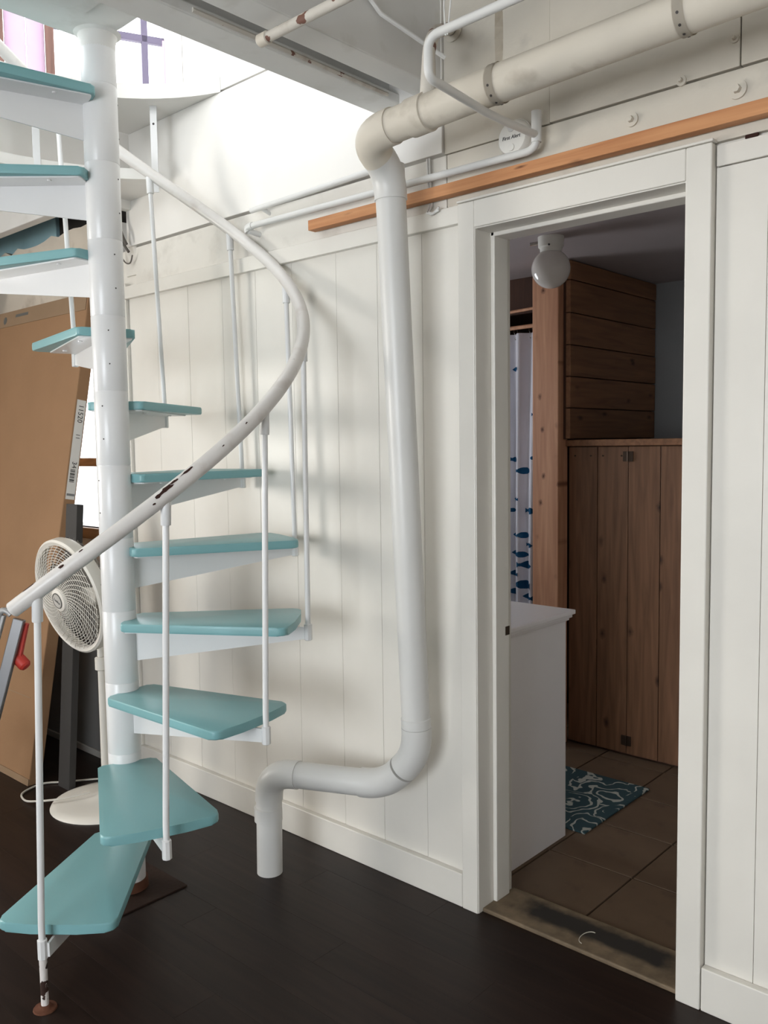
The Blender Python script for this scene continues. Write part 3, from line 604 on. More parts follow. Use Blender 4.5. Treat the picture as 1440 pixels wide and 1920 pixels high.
tubeo('coupling', [toward(a3, a4, 0.084), toward(a3, a4, 0.086), toward(a3, a4, 0.115), toward(a3, a4, 0.117)], [PR, PR + 0.003, PR + 0.003, PR], 'pipe_white', dp, 32)
elbow(a4, a3, a5, 0.075, 0.066, PR + 0.004, mat='pipe_white')
elbow(a5, a4, a6, 0.072, 0.105, PR + 0.0045, mat='pipe_dusty_shaded')
tubeo('pipe_section', [toward(a5, a6, 0.10), a6, a7], PR + 0.001, 'pipe_dusty_shaded', dp, 32)
tubeo('coupling', [toward(a5, a6, 0.165), toward(a5, a6, 0.167), toward(a5, a6, 0.222), toward(a5, a6, 0.224)], [PR, PR + 0.0055, PR + 0.0055, PR], 'pipe_dusty_shaded', dp, 32)
tubeo('vent_branch', [(-1.417, 1.75, 2.27), (-1.417, 1.75, 2.31), (-1.418, 1.755, 2.375)] + arc((-1.42, 1.757, 2.39), (-1.425, 1.77, 2.44), (-1.46, 1.84, 2.49), 6) + [(-1.575, 2.05, 2.605)], [0.023, 0.020, 0.0175] + [0.0165] * 8, 'pipe_peeling', dp, 20)
latheo('vent_collar', [(0.016, 0.0), (0.030, 0.001), (0.031, 0.006), (0.017, 0.010)], 'pipe_dusty_shaded', dp, 24, (-1.572, YW - 0.001, 2.600), (0, -1, 0))
for i, X in enumerate((-1.205, -0.752)):
    zc = a6.z + (a7.z - a6.z) * (X - a6.x) / (a7.x - a6.x); bm = bmesh.new(); ro = PR + 0.0035; W_ = 0.011
    K = 28; ra = []; rb = []
    for k in range(K + 1):
        a = R(100) + R(340) * k / K; ra.append(bm.verts.new((X - W_, 1.75 + ro * math.cos(a), zc + ro * math.sin(a)))); rb.append(bm.verts.new((X + W_, 1.75 + ro * math.cos(a), zc + ro * math.sin(a))))
    for k in range(K): bm.faces.new((ra[k], ra[k + 1], rb[k + 1], rb[k]))
    bmesh.ops.solidify(bm, geom=bm.faces[:], thickness=0.0015)
    s_ = obj('hanger_strap', bm, 'pipe_dusty_shaded', dp, autosmooth=40)
    tag(s_, 'perforated hanger strap')
    for k in range(5):
        a = R(-160 + k * 30); nrm = Vector((0, math.cos(a), math.sin(a))); latheo('strap_hole', [(0, 0.0006), (0.003, 0.0005), (0.003, -0.001)], 'screw_dark', s_, 8, Vector((X, 1.75, zc)) + nrm * (ro + 0.0004), nrm)
    bm = bmesh.new()   # twisted band up to the ceiling
    prev = None; K = 14
    for k in range(K + 1):
        t = k / K; z = zc + ro + t * (2.70 - zc - ro); a = R(90) * min(1, t * 2.2); h_ = Vector((math.cos(a), math.sin(a), 0)) * 0.010; c = Vector((X, 1.754, z))
        cur = (bm.verts.new(c - h_), bm.verts.new(c + h_))
        if prev: bm.faces.new((prev[0], prev[1], cur[1], cur[0]))
        prev = cur
    bmesh.ops.solidify(bm, geom=bm.faces[:], thickness=0.0014); obj('hanger_band', bm, 'pipe_dusty_shaded', dp)

# thin water pipe along the wall, up and over
wp = thing('water_pipe', (-1.29, 2.03, 2.2), 'thin white water pipe along the wall that turns out over the drain pipe', 'pipe')
r_ = 0.0105; yw = YW - 0.050
tubeo('pipe_section', [(-2.435, yw, 2.196), (-1.31, yw, 2.187)] + arc((-1.30, yw, 2.187), (-1.265, yw, 2.187), (-1.265, yw, 2.214), 6) + [(-1.265, yw, 2.282)], r_, 'pipe_white', wp, 16)
tubeo('elbow', arc((-2.460, yw + 0.004, 2.179), (-2.472, yw, 2.196), (-2.43, yw, 2.196), 6), 0.0125, 'pipe_white', wp, 14)
tubeo('stub', [(-2.458, yw + 0.004, 2.183), (-2.446, YW + 0.0, 2.175)], 0.010, 'pipe_white', wp, 14)
tubeo('tee', [(-1.265, yw, 2.205), (-1.265, yw, 2.284)], 0.0135, 'pipe_white', wp, 16)
vtop = 2.279; kx, ky = -1.203, 1.487
tubeo('pipe_section', [(-1.265, yw, 2.224), (-1.250, 1.85, 2.211), (-1.240, 1.75, 2.2055), (-1.208, 1.53, 2.199)] + arc((-1.206, 1.511, 2.1985), (kx, ky, 2.198), (kx, ky, 2.220), 6) + arc((kx, ky, vtop - 0.026), (kx, ky, vtop), (kx + 0.03, ky, vtop + 0.002), 6) + [(-0.6, ky, vtop + 0.012), (0.4, ky, vtop + 0.02)], 0.0098, 'pipe_white', wp, 16)
for dx in (-0.006, 0.006): tubeo('hanger_wire', [(kx + 0.05 + dx * 0.4, ky, vtop - 0.010), (kx + 0.05 + dx * 1.4, ky + 0.003, vtop + 0.05), (kx + 0.05 + dx * 4, ky + 0.03, 2.70)], 0.0018, 'pipe_white', wp, 6)
# second thin pipe: diagonal rod up to the floor above
tag(tubeo('thin_conduit', [(-1.51, 1.94, 2.47), (-1.60, 1.78, 2.56), (-1.612, 1.60, 2.68)], 0.006, 'joist_grey', None, 8), 'thin grey conduit climbing beside the stairwell beam', 'conduit')
# capped peeling pipe overhead
pp = thing('capped_pipe', (-1.70, 1.452, 2.42), 'short overhead pipe with flaking white paint and a capped end', 'pipe')
tubeo('pipe_section', [(-1.695, 1.452, 2.418), (-1.2, 1.458, 2.425), (-0.3, 1.47, 2.44)], 0.0125, 'pipe_peeling', pp, 16)
latheo('cap', [(0, 0.03), (0.010, 0.028), (0.0155, 0.022), (0.0155, -0.008), (0.0125, -0.010)], 'pipe_dusty_shaded', pp, 18, (-1.685, 1.452, 2.418), (-1, 0, 0))
# stub of pipe on top of the timber above
tp = thing('panel_edge_pipe', (-2.2, YW - 0.03, 2.262), 'thin white pipe lying along the lower edge of the stairwell panel', 'pipe')
tubeo('pipe_section', [(-2.455, YW - 0.034, 2.255), (-2.05, YW - 0.034, 2.262), (-1.80, YW - 0.034, 2.268)], 0.010, 'pipe_white', tp, 14)
tubeo('clip', [(-2.40, YW - 0.034, 2.255), (-2.39, YW + 0.0, 2.238)], 0.008, 'pipe_white', tp, 10)
# flat cable over the batten
bm = bmesh.new()
for dx in (0.0, 0.0085): tube(bm, [(-1.668 + dx, YW - 0.0075, 2.262), (-1.664 + dx, YW - 0.0085, 2.19), (-1.660 + dx, YW - 0.0085, 2.125), (-1.656 + dx, YW - 0.027, 2.100), (-1.640 + dx, YW - 0.027, 2.093), (-1.610, YW - 0.027, 2.100 + dx)], 0.0036, 8)
tag(obj('flat_cable', bm, 'pipe_white', None, autosmooth=60), 'white painted cable dropping behind the wooden batten next to the drain pipe', 'cable')

# ================================================================== WALL THINGS
bt = boxo('wooden_batten', (-2.150, 0.35, YW - 0.046, YW - 0.0125, 2.131, 2.164), 'batten_wood', None, 0.0015)
tag(bt, 'unpainted light brown wooden batten running along the white wall above the doorway', 'batten')
al = thing('smoke_alarm', (-1.333, YW, 2.238), 'round white smoke alarm mounted on the timber behind the thin water pipe', 'smoke alarm')
Cal = (-1.354, YW - 0.006, 2.243)
latheo('body', [(0.050, 0.0), (0.051, 0.008), (0.047, 0.020), (0.0425, 0.026), (0.030, 0.028), (0, 0.0285)], 'alarm_white', al, 40, Cal, (0, -1, 0))
latheo('rim', [(0.0515, 0.004), (0.053, 0.006), (0.0515, 0.008), (0.0505, 0.006)], 'alarm_white', al, 40, Cal, (0, -1, 0), True)
latheo('test_button', [(0.010, 0.028), (0.0095, 0.0305), (0, 0.031)], 'alarm_white', al, 20, (Cal[0], Cal[1], Cal[2] - 0.026), (0, -1, 0))
latheo('sounder_grille', [(0.012, 0.0278), (0.011, 0.030), (0, 0.0302)], 'label_paper', al, 16, (Cal[0], Cal[1], Cal[2] + 0.026), (0, -1, 0))
def MT(loc, xdir, ydir):
    x = Vector(xdir).normalized(); y = Vector(ydir).normalized(); z = x.cross(y)
    return Matrix(((x.x, y.x, z.x, loc[0]), (x.y, y.y, z.y, loc[1]), (x.z, y.z, z.z, loc[2]), (0, 0, 0, 1)))
text_mesh('lettering', 'First Alert', 0.0138, 'black_print', al, MT((Cal[0], Cal[1] - 0.0292, Cal[2] + 0.0), (1, 0, 0), (0, 0, 1)), 0.2)
# wires hanging in the corner behind the column
for i, (pts, lab) in enumerate(((((-3.318, 2.02, 2.415), (-3.31, 2.02, 2.34), (-3.30, 2.03, 2.28), (-3.27, 2.035, 2.24)), 'dark cable hanging nearest the stairwell panel corner'),
        (((-3.355, 2.03, 2.42), (-3.335, 2.03, 2.33), (-3.335, 2.035, 2.25), (-3.31, 2.04, 2.205), (-3.27, 2.04, 2.195), (-3.25, 2.04, 2.225)), 'thin grey cable hanging in a loop behind the stair column'),
        (((-3.34, 2.03, 2.42), (-3.315, 2.02, 2.36), (-3.285, 2.02, 2.30), (-3.275, 2.03, 2.27)), 'bundled grey cable slanting out of the stairwell corner'))):
    bm = bmesh.new(); P = [Vector(q) for q in pts]; cur = []
    for k in range(len(P) - 1):
        p_ = P[max(k - 1, 0)]; q_ = P[min(k + 2, len(P) - 1)]
        for t in [j / 6 for j in range(6)]:
            a, b_ = P[k], P[k + 1]; cur.append(0.5 * ((2 * a) + (b_ - p_) * t + (2 * p_ - 5 * a + 4 * b_ - q_) * t * t + (3 * a - p_ - 3 * b_ + q_) * t ** 3))
    cur.append(P[-1]); tube(bm, cur, (0.006, 0.003, 0.007)[i], 8); tag(obj('cable', bm, 'cable_grey', None, autosmooth=60), lab, 'cable', 'cables in the stairwell corner')
# pipe elbow and cord at the far left above the box
le = thing('corner_pipe', (-4.50, 1.98, 2.15), 'white pipe elbow high on the left wall above the cardboard box', 'pipe')
tubeo('elbow', arc((-4.56, 1.86, 2.37), (-4.47, 1.93, 2.14), (-4.62, 1.92, 2.08), 8), 0.05, 'pipe_white', le, 24)
tag(tubeo('hanging_cord', [(-4.42, 1.95, 2.09), (-4.41, 1.94, 2.02), (-4.44, 1.91, 1.90), (-4.47, 1.88, 1.78)], 0.005, 'cable_grey', None, 8), 'dark cord hanging from the pipe elbow at the left edge', 'cord')

# ================================================================== LEFT CORNER
cb = thing('cardboard_box', (-4.2, 1.7, 0), 'tall flat brown cardboard box leaning against the wall left of the stair', 'box')
def lean_box(name, x0, x1, yb, zt, yt, thick, mat, parent, bev=0.004, z0=0.0):
    """slab leaning back: front face from (yb,0) to (yt,zt)"""
    ang = math.atan2(yt - yb, zt); L = math.hypot(zt, yt - yb); bm = bmesh.new(); box(bm, x0, x1, 0, thick, z0, L, bev)
    xform(bm, Matrix.Translation((0, yb, 0)) @ Matrix.Rotation(-ang, 4, 'X')); return obj(name, bm, mat, parent), Matrix.Translation((0, yb, 0)) @ Matrix.Rotation(-ang, 4, 'X')
CBX = -3.515
_, MC = lean_box('carton', -5.0, CBX, 1.615, 2.10, 1.985, 0.055, 'cardboard', cb)
def on_box(name, b_, mat, parent=None):
    bm = bmesh.new(); box(bm, *b_); xform(bm, MC); return obj(name, bm, mat, parent or cb)
tape = on_box('top_flap', (-4.95, CBX - 0.01, -0.0025, 0.0, 2.055, 2.13), 'cardboard_edge')
on_box('crumpled_fold', (-5.0, CBX, -0.004, 0.0, 0.0, 0.028), 'cardboard_edge')
on_box('crease', (-5.0, CBX - 0.08, -0.0008, 0.0, 0.355, 0.359), 'cardboard_edge')
lb = on_box('label', (CBX - 0.001, CBX + 0.0012, 0.007, 0.048, 1.225, 1.66), 'label_paper'); tag(lb, 'white label strip with barcode')
e3 = CBX + 0.0012
xd = (MC.to_3x3() @ Vector((0, 0, -1))); yd = (MC.to_3x3() @ Vector((0, 1, 0)))
def on_label(body, zc, size): 
    q = MC @ Vector((e3 + 0.0004, 0.028, zc)); text_mesh('lettering', body, size, 'black_print', lb, MT(q, -xd, -yd) if False else MT(q, xd, yd))
on_label('11520', 1.60, 0.032); on_label('11', 1.50, 0.026); on_label('34', 1.375, 0.030)
zz = 1.30
for k in range(9):
    wd = (0.003, 0.006, 0.002, 0.004)[k % 4]; on_box('barcode_bar', (e3, e3 + 0.0005, 0.014, 0.036, zz, zz + wd), 'black_print', lb); zz += wd + 0.0028
on_box('barcode_caption', (e3, e3 + 0.0005, 0.010, 0.046, 1.24, 1.25), 'grey_print', lb)
# printed mark and text on the top flap
latheo('printed_mark', [(0.019, 0.0), (0.017, 0.0006), (0.0, 0.0006)], 'fan_dark', cb, 16, MC @ Vector((-4.31, -0.0025, 2.088)), MC.to_3x3() @ Vector((0, -1, 0)))
on_box('printed_line', (-4.20, -4.07, -0.0031, -0.0025, 2.094, 2.108), 'fan_dark')
# dark things behind the fan
dk = thing('dark_board', (-3.9, 2.0, 0), 'wide dark grey board standing on the floor behind the fan', 'board')
boxo('board_body', (-4.45, -3.37, 1.99, 2.035, 0.03, 0.78), 'dark_board', dk, 0.004); boxo('bottom_edge', (-4.45, -3.37, 1.984, 2.035, 0.0, 0.03), 'badge_grey', dk, 0.002)
nb = thing('dark_narrow_box', (-3.3, 1.8, 0), 'narrow charcoal box standing upright between the fan and the cardboard', 'box')
lean_box('box_body', -3.424, -3.333, 1.70, 1.19, 1.79, 0.03, 'dark_box', nb, 0.002); 
bm = bmesh.new(); box(bm, -3.380, -3.275, 1.788, 1.79, 1.10, 1.17); bm.free()
# ladder at the left edge
ld = thing('step_ladder', (-3.35, 1.42, 0), 'folded grey metal step ladder with red feet guards at the left edge', 'ladder')
def bar(name, p, q, wx, wy, mat, parent, ref=(0, 0, 1)):
    p, q = Vector(p), Vector(q); d = (q - p); L = d.length; d.normalize(); u = d.cross(Vector((0.74, 0.67, 0))).normalized(); v = d.cross(u).normalized(); bm = bmesh.new(); box(bm, -wx / 2, wx / 2, -wy / 2, wy / 2, 0, L, 0.003)
    xform(bm, Matrix(((u.x, v.x, d.x, p.x), (u.y, v.y, d.y, p.y), (u.z, v.z, d.z, p.z), (0, 0, 0, 1)))); return obj(name, bm, mat, parent)
FD = Vector((0.88, -0.45, 0)); SD = Vector((0.74, 0.67, 0))   # toward camera / to its right
L0 = Vector((-3.222, 1.446, 0))
def lp(s, f_, z): return L0 + SD * s + FD * f_ + Vector((0, 0, z))
bar('side_rail', lp(-0.205, 0.02, 0.0), lp(0.030, 0.0, 0.78), 0.025, 0.042, 'ladder_grey', ld)
bar('side_rail', lp(-0.285, 0.03, 0.0), lp(-0.035, 0.012, 0.80), 0.022, 0.030, 'ladder_light', ld)
bar('side_rail', lp(-0.42, 0.03, 0.0), lp(-0.20, 0.012, 0.84), 0.022, 0.030, 'ladder_grey', ld)
bar('step', lp(-0.26, 0.0, 0.56), lp(-0.06, 0.0, 0.545), 0.05, 0.06, 'ladder_grey', ld); bar('step', lp(-0.34, 0.0, 0.30), lp(-0.15, 0.0, 0.285), 0.05, 0.06, 'ladder_grey', ld)
bar('side_rail', lp(0.012, -0.02, 0.60), lp(0.052, -0.02, 0.76), 0.022, 0.022, 'ladder_red', ld)
latheo('foot_guard', [(0, 0.022), (0.018, 0.020), (0.024, 0.012), (0.024, -0.03), (0, -0.032)], 'ladder_red', ld, 14, lp(0.034, -0.02, 0.605), Vector((0.6, 0.3, -0.6)))
latheo('foot_guard', [(0, 0.03), (0.018, 0.028), (0.024, 0.02), (0.024, -0.03), (0, -0.032)], 'ladder_red', ld, 14, lp(-0.075, -0.03, 0.80), Vector((0.5, 0.4, 0.6)))
tubeo('handle', arc(lp(-0.06, 0.02, 0.72), lp(-0.05, 0.02, 0.86), lp(0.0, 0.02, 0.80), 8), 0.012, 'ladder_light', ld, 10)

# ---- fan
fn = thing('pedestal_fan', (-3.115, 1.747, 0), 'white plastic pedestal fan with a round grille standing behind the stair column', 'fan')
FB = Vector((-3.115, 1.747, 0))
latheo('base', [(0.0, 0.046), (0.03, 0.045), (0.05, 0.034), (0.12, 0.026), (0.18, 0.018), (0.211, 0.008), (0.215, 0.0), (0, 0)], 'fan_plastic', fn, 56, FB, angle=50)
nrm = Vector((0.03, -0.97, -0.20)).normalized(); HC = Vector((-3.045, 1.590, 0.866))
tubeo('pole', [FB + Vector((0, 0, 0.04)), FB + Vector((0, 0, 0.55)), FB + Vector((0, 0, 0.80))], [0.016, 0.014, 0.012], 'fan_plastic', fn, 18)
latheo('height_collar', [(0.017, 0), (0.024, 0.004), (0.024, 0.05), (0.017, 0.055)], 'fan_plastic', fn, 20, FB + Vector((0, 0, 0.54)))
FR = 0.222
latheo('motor_housing', [(0.0, -0.20), (0.05, -0.195), (0.066, -0.17), (0.070, -0.09), (0.060, -0.07), (0, -0.07)], 'fan_plastic', fn, 28, HC, nrm)
latheo('grille_ring', [(FR - 0.020, 0.006), (FR - 0.006, 0.012), (FR + 0.002, 0.006), (FR + 0.003, -0.026), (FR - 0.004, -0.04), (FR - 0.009, -0.03), (FR - 0.007, -0.004), (FR - 0.022, 0.000)], 'fan_plastic', fn, 64, HC, nrm, True)
gu, gv = frame_of(nrm)
def gp(r, a, h_): return HC + nrm * h_ + (gu * math.cos(a) + gv * math.sin(a)) * r
def dome(r): return 0.008 + 0.034 * (1 - (r / FR) ** 2)
bm = bmesh.new()
for k in range(16):
    r = 0.052 + k * 0.0098
    tube(bm, [gp(r, 2 * math.pi * i / 56, dome(r)) for i in range(57)], 0.0011, 4, False)
for k in range(40):
    a = 2 * math.pi * k / 40; tube(bm, [gp(0.045 + (FR - 0.063) * i / 9, a + 0.75 * (i / 9), dome(0.045 + (FR - 0.063) * i / 9) + 0.0005) for i in range(10)], 0.0014, 4, False)
obj('front_grille', bm, 'fan_plastic', fn, True)
bm = bmesh.new()
for k in range(9):
    r = 0.07 + k * 0.017; tube(bm, [gp(r, 2 * math.pi * i / 48, -0.05 - 0.045 * (1 - (r / FR) ** 2)) for i in range(49)], 0.0016, 4, False)
for k in range(48):
    a = 2 * math.pi * k / 48; tube(bm, [gp(0.06 + (FR - 0.066) * i / 5, a, -0.05 - 0.045 * (1 - ((0.06 + (FR - 0.066) * i / 5) / FR) ** 2)) for i in range(6)], 0.0017, 4, False)
obj('rear_grille', bm, 'fan_blade', fn, True)
hub = latheo('hub', [(0.0, 0.050), (0.022, 0.050), (0.034, 0.051), (0.042, 0.048), (0.046, 0.040), (0.044, 0.036), (0, 0.036)], 'fan_plastic', fn, 36, HC, nrm)
bd = latheo('badge', [(0.0, 0.0535), (0.026, 0.053), (0.028, 0.050)], 'badge_grey', hub, 32, HC, nrm); tag(bd, 'grey oval maker badge')
latheo('badge_rim', [(0.027, 0.0525), (0.030, 0.0535), (0.031, 0.051), (0.028, 0.050)], 'fan_dark', hub, 32, HC, nrm, True)
tx = Vector((0, 0, 1)).cross(nrm).normalized(); ty = nrm.cross(tx); c_, s_ = math.cos(R(-28)), math.sin(R(-28)); tx2 = tx * c_ + ty * s_; ty2 = nrm.cross(tx2)
text_mesh('lettering', 'Lasko', 0.017, 'black_print', hub, MT(HC + nrm * 0.0538, tx2, ty2), 0.25)
for k in range(3):
    bm = bmesh.new(); prev = None
    for i in range(9):
        r = 0.03 + 0.15 * i / 8; a = 2 * math.pi * k / 3 + 0.3 * i / 8; wd = 0.35 + 0.55 * math.sin(math.pi * (i + 1) / 10)
        cur = [bm.verts.new(gp(r, a + wd * (j / 4 - 0.5) * 1.3, -0.02 - 0.035 * (j / 4 - 0.5))) for j in range(5)]
        if prev:
            for j in range(4): bm.faces.new((prev[j], prev[j + 1], cur[j + 1], cur[j]))
        prev = cur
    bmesh.ops.solidify(bm, geom=bm.faces[:], thickness=0.0018); obj('blade', bm, 'fan_blade', fn, True)
tubeo('neck', [FB + Vector((0, 0, 0.79)), HC - nrm * 0.13], 0.02, 'fan_plastic', fn, 16)
bm = bmesh.new(); pts = [(-3.14, 1.69, 0.050), (-3.20, 1.60, 0.036), (-3.30, 1.545, 0.016), (-3.37, 1.53, 0.006), (-3.45, 1.56, 0.006), (-3.48, 1.66, 0.006), (-3.42, 1.74, 0.006), (-3.33, 1.86, 0.006), (-3.20, 1.96, 0.006)]
P = [Vector(q) for q in pts]; cur = []
for k in range(len(P) - 1):
    p_ = P[max(k - 1, 0)]; q_ = P[min(k + 2, len(P) - 1)]; a, b_ = P[k], P[k + 1]
    for j in range(6):
        t = j / 6; cur.append(0.5 * ((2 * a) + (b_ - p_) * t + (2 * p_ - 5 * a + 4 * b_ - q_) * t * t + (3 * a - p_ - 3 * b_ + q_) * t ** 3))
tube(bm, cur, 0.0042, 8); obj('power_cord', bm, 'cable_white', fn, autosmooth=60)

# ================================================================== BATHROOM THINGS
vn = thing('vanity', (-1.95, 2.45, 0), 'white vanity cabinet with a moulded top just inside the bathroom door', 'vanity')
boxo('body', (-2.35, -1.560, 2.225, 2.655, 0.004, 0.79), 'vanity_white', vn, 0.002); boxo('side_panel', (-1.562, -1.555, 2.225, 2.665, 0.004, 0.79), 'vanity_white', vn, 0.001)
for i, (x0, x1) in enumerate(((-2.34, -1.955), (-1.945, -1.566))):
    dr = boxo('door', (x0, x1, 2.655, 2.672, 0.09, 0.76), 'vanity_white', vn, 0.003); latheo('knob', [(0.0, 0.024), (0.010, 0.021), (0.012, 0.014), (0.005, 0.008), (0.006, 0)], 'chrome', dr, 16, ((x1 - 0.03) if i == 0 else (x0 + 0.03), 2.672, 0.62), (0, 1, 0))
for z0, z1, e in ((0.790, 0.800, 0.008), (0.800, 0.812, 0.016), (0.812, 0.828, 0.024)): boxo('top_moulding' if e < 0.024 else 'counter_top', (-2.36, -1.555 + e, 2.215, 2.668 + e, z0, z1), 'vanity_white', vn, 0.003)
boxo('backsplash', (-2.36, -1.56, 2.205, 2.222, 0.828, 0.90), 'vanity_white', vn, 0.003)
bm_ = boxo('bath_mat', (-1.98, -1.505, 2.715, 3.245, 0.003, 0.012), 'mat_swirl', None, 0.004)
tag(bm_, 'teal bath mat with white swirls on the tile floor in front of the vanity', 'mat')
# cupboard with plank door
cp = thing('plank_cupboard', (-1.6, 3.6, 0), 'waist high cupboard faced with vertical knotty pine planks at the back of the bathroom', 'cupboard')
xs = [-2.054, -1.907, -1.757, -1.609, -1.463, -1.317, -1.17, -1.02]
boxo('carcass', (-2.018, -1.00, 3.562, 4.36, 0.0, 1.398), 'shower_wood', cp)
for i, (a, b_) in enumerate(zip(xs, xs[1:])):
    boxo('plank', (a + 0.0015, b_ - 0.0015, 3.54 + random.uniform(0, 0.003), 3.562, 0.014, 1.396), 'pine_door', cp, 0.002)
boxo('top_ledge', (-2.075, -1.0, 3.520, 3.60, 1.399, 1.428), 'cedar_board', cp, 0.003)
for z in (1.352, 0.075):
    hg = boxo('hinge', (-1.780, -1.733, 3.5335, 3.54, z - 0.022, z + 0.022), 'hinge_bronze', cp, 0.001); tubeo('hinge_pin', [(-1.7565, 3.533, z - 0.022), (-1.7565, 3.533, z + 0.022)], 0.004, 'hinge_bronze', hg, 8)
for X in (-2.02, -1.94, -1.88, -1.79):
    latheo('nail', [(0, 0.001), (0.004, 0.0008), (0.004, -0.002)], 'hinge_bronze', cp, 8, (X, 3.540, 1.355), (0, -1, 0))
# ceiling globe
GC = Vector((-1.862, 3.068, 2.110)); gl_ = thing('globe_ceiling_light', (GC.x, GC.y, BZ), 'round white glass globe light on the bathroom ceiling', 'lamp')
rg = 0.077
latheo('globe', [(0.032, 0.072)] + [(rg * math.sin(a), rg * math.cos(a)) for a in [R(26 + 154 * i / 20) for i in range(21)]], 'opal_glass', gl_, 40, GC, angle=60)
fit_ = latheo('fitter', [(0.0, BZ - GC.z), (0.052, BZ - GC.z), (0.050, 0.085), (0.044, 0.080), (0.042, 0.062), (0.030, 0.062)], 'alarm_white', gl_, 32, GC)
latheo('screw', [(0, 0.006), (0.004, 0.005), (0.004, 0)], 'screw_dark', fit_, 8, GC + Vector((0.02, -0.046, 0.085)), (0.35, -0.93, 0))
tubeo('pull_switch', [GC + Vector((-0.045, -0.02, 0.105)), GC + Vector((-0.075, -0.035, 0.102))], 0.007, 'chrome', fit_, 10)
# shower curtain
def cy(x, z):
    t = (z - 0.25) / 1.7; a = 0.022 * (1.25 - 0.45 * t); return 3.63 + a * math.sin(x * 72 + 0.6 * math.sin(z * 2.1)) + 0.010 * math.sin(x * 31 + z * 1.3)
def xr(z): return -2.215 - 0.055 * max(0, (1.5 - z)) / 1.3
sc = thing('shower_curtain', (-2.6, 3.63, 0.25), 'white shower curtain printed with blue fish beside the pine post', 'curtain')
bm = bmesh.new(); NX, NZ = 120, 40; grid = []
for j in range(NZ + 1):
    z = 0.25 + 1.70 * j / NZ; grid.append([bm.verts.new((-3.20 + (xr(z) + 3.20) * i / NX, cy(-3.20 + (xr(z) + 3.20) * i / NX, z), z)) for i in range(NX + 1)])
for j in range(NZ):
    for i in range(NX): bm.faces.new((grid[j][i], grid[j][i + 1], grid[j + 1][i + 1], grid[j + 1][i]))
cloth = obj('cloth', bm, 'curtain_cloth', sc, True)
bm = bmesh.new(); grid = []
for j in range(21):
    z = 0.22 + 1.60 * j / 20; grid.append([bm.verts.new((-2.9 + 0.70 * i / 40, 3.675 + 0.010 * math.sin(i * 0.9), z)) for i in range(41)])
for j in range(20):
    for i in range(40): bm.faces.new((grid[j][i], grid[j][i + 1], grid[j + 1][i + 1], grid[j + 1][i]))
obj('liner', bm, 'curtain_liner', sc, True)
FISH = [(-2.404, 1.78, 0.037), (-2.27, 1.554, 0.042), (-2.415, 1.335, 0.042), (-2.288, 1.343, 0.027), (-2.356, 1.28, 0.053), (-2.403, 1.138, 0.037), (-2.435, 1.081, 0.032), (-2.313, 1.084, 0.053), (-2.41, 0.957, 0.037), (-2.353, 0.96, 0.048), (-2.319, 0.914, 0.042), (-2.407, 0.866, 0.048), (-2.363, 0.863, 0.048), (-2.341, 0.812, 0.064), (-2.417, 0.762, 0.048), (-2.351, 0.712, 0.069), (-2.43, 0.669, 0.048), (-2.326, 0.653, 0.053), (-2.37, 0.60, 0.06), (-2.31, 0.56, 0.055)]
for i in range(46):
    FISH.append((random.uniform(-3.15, -2.46), 0.35 + 1.35 * random.random() ** 1.6, random.uniform(0.04, 0.06)))
def fish_outline(L, flip):
    pts = [(-0.5, 0), (-0.42, 0.10), (-0.2, 0.24), (0.05, 0.25), (0.25, 0.14), (0.36, 0.05), (0.5, 0.18), (0.46, 0), (0.5, -0.18), (0.36, -0.05), (0.25, -0.13), (0.05, -0.24), (-0.2, -0.22), (-0.42, -0.10)]
    return [((-x if flip else x) * L, z * L * 0.9) for x, z in pts]
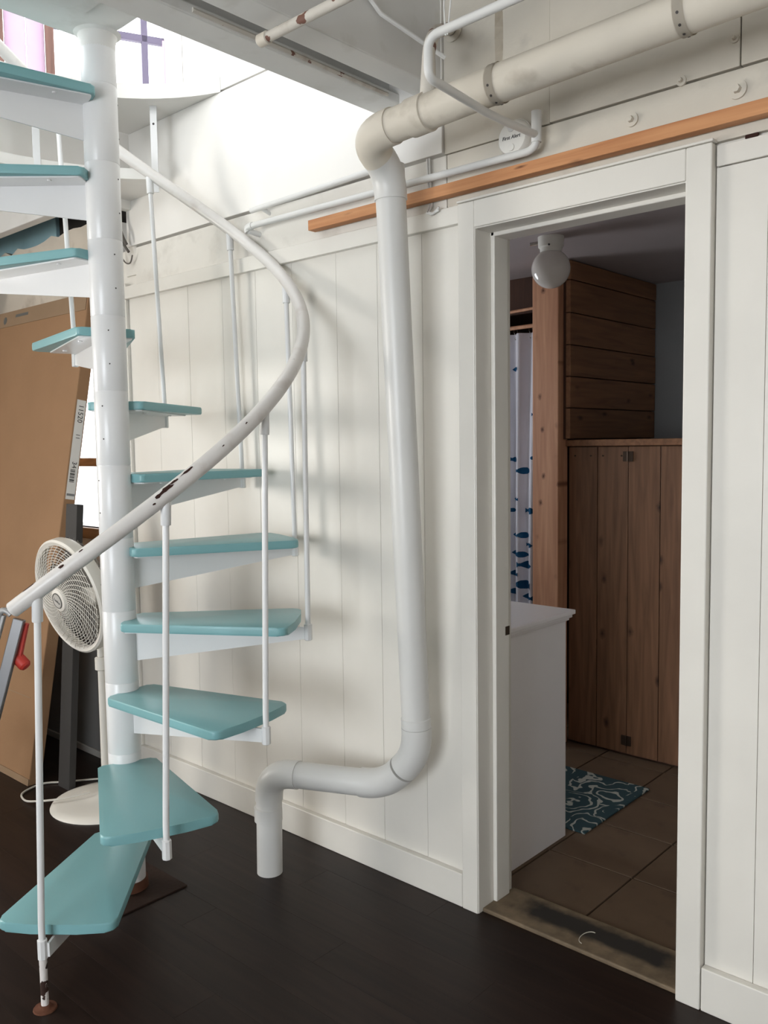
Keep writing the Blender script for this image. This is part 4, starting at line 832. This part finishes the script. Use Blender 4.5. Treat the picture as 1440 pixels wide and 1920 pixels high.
for i, (fx, fz, L) in enumerate(FISH):
    L *= 1.45; bm = bmesh.new(); ol = fish_outline(L, i % 3 == 1); K = 10
    # strips across the fish so that the print follows the folds
    vs_ = []
    n = len(ol); up = []; dn = []
    for k in range(K + 1):
        x = min(o_[0] for o_ in ol) + (max(o_[0] for o_ in ol) - min(o_[0] for o_ in ol)) * k / K; hits = []
        for a in range(n):
            (x0, z0), (x1, z1) = ol[a], ol[(a + 1) % n]
            if (x0 - x) * (x1 - x) <= 0 and abs(x1 - x0) > 1e-9: hits.append(z0 + (z1 - z0) * (x - x0) / (x1 - x0))
        up.append((x, max(hits) if hits else 0.0)); dn.append((x, min(hits) if hits else 0.0))
    prev = None
    for (x, zu), (_, zd) in zip(up, dn):
        if zu - zd < 1e-4: zu += 1e-3
        X = fx + x
        cur = [bm.verts.new((X, cy(X, fz + z_) - 0.0016, fz + z_)) for z_ in (zd, (zu + zd) / 2, zu)]
        if X > xr(fz) - 0.001 : break
        if prev:
            for q in range(2): bm.faces.new((prev[q], prev[q + 1], cur[q + 1], cur[q]))
        prev = cur
    lv = [v for v in bm.verts if not v.link_faces]; bmesh.ops.delete(bm, geom=lv, context='VERTS')
    if len(bm.faces): obj('fish_print', bm, 'fish_blue', cloth)
    else: bm.free()
for k in range(9):
    X = -2.235 - k * 0.087; lv = latheo('ring', [(0.016, 0.0), (0.018, 0.0015), (0.016, 0.003), (0.0145, 0.0015)], 'chrome', sc, 20, (X, 3.64, 1.962), (1, 0, 0.1), True)
    latheo('eyelet', [(0.004, 0.0), (0.007, 0.001), (0.007, 0.0)], 'chrome', cloth, 12, (X, cy(X, 1.93) - 0.001, 1.93), (0, -1, 0))
tag(tubeo('curtain_rod', [(-3.34, 3.64, 1.970), (-2.195, 3.60, 1.978)], 0.0095, 'pine_post', None, 12), 'thin wooden rod carrying the fish print shower curtain', 'rod')
tag(tubeo('upper_rod', [(-3.34, 3.66, 2.03), (-2.195, 3.60, 2.062)], 0.0075, 'pine_post', None, 10), 'plain thin rod crossing above the shower curtain rod', 'rod')
# pale thread lying on the threshold
tag(tubeo('loose_thread', [(-1.165 + 0.040 * math.cos(R(80 + 190 * i / 12)) * 0.5, 2.122 + 0.036 * math.sin(R(80 + 190 * i / 12)), 0.0142) for i in range(13)], 0.0012, 'thread_pale', None, 5), 'pale curled thread lying on the stained threshold', 'thread')
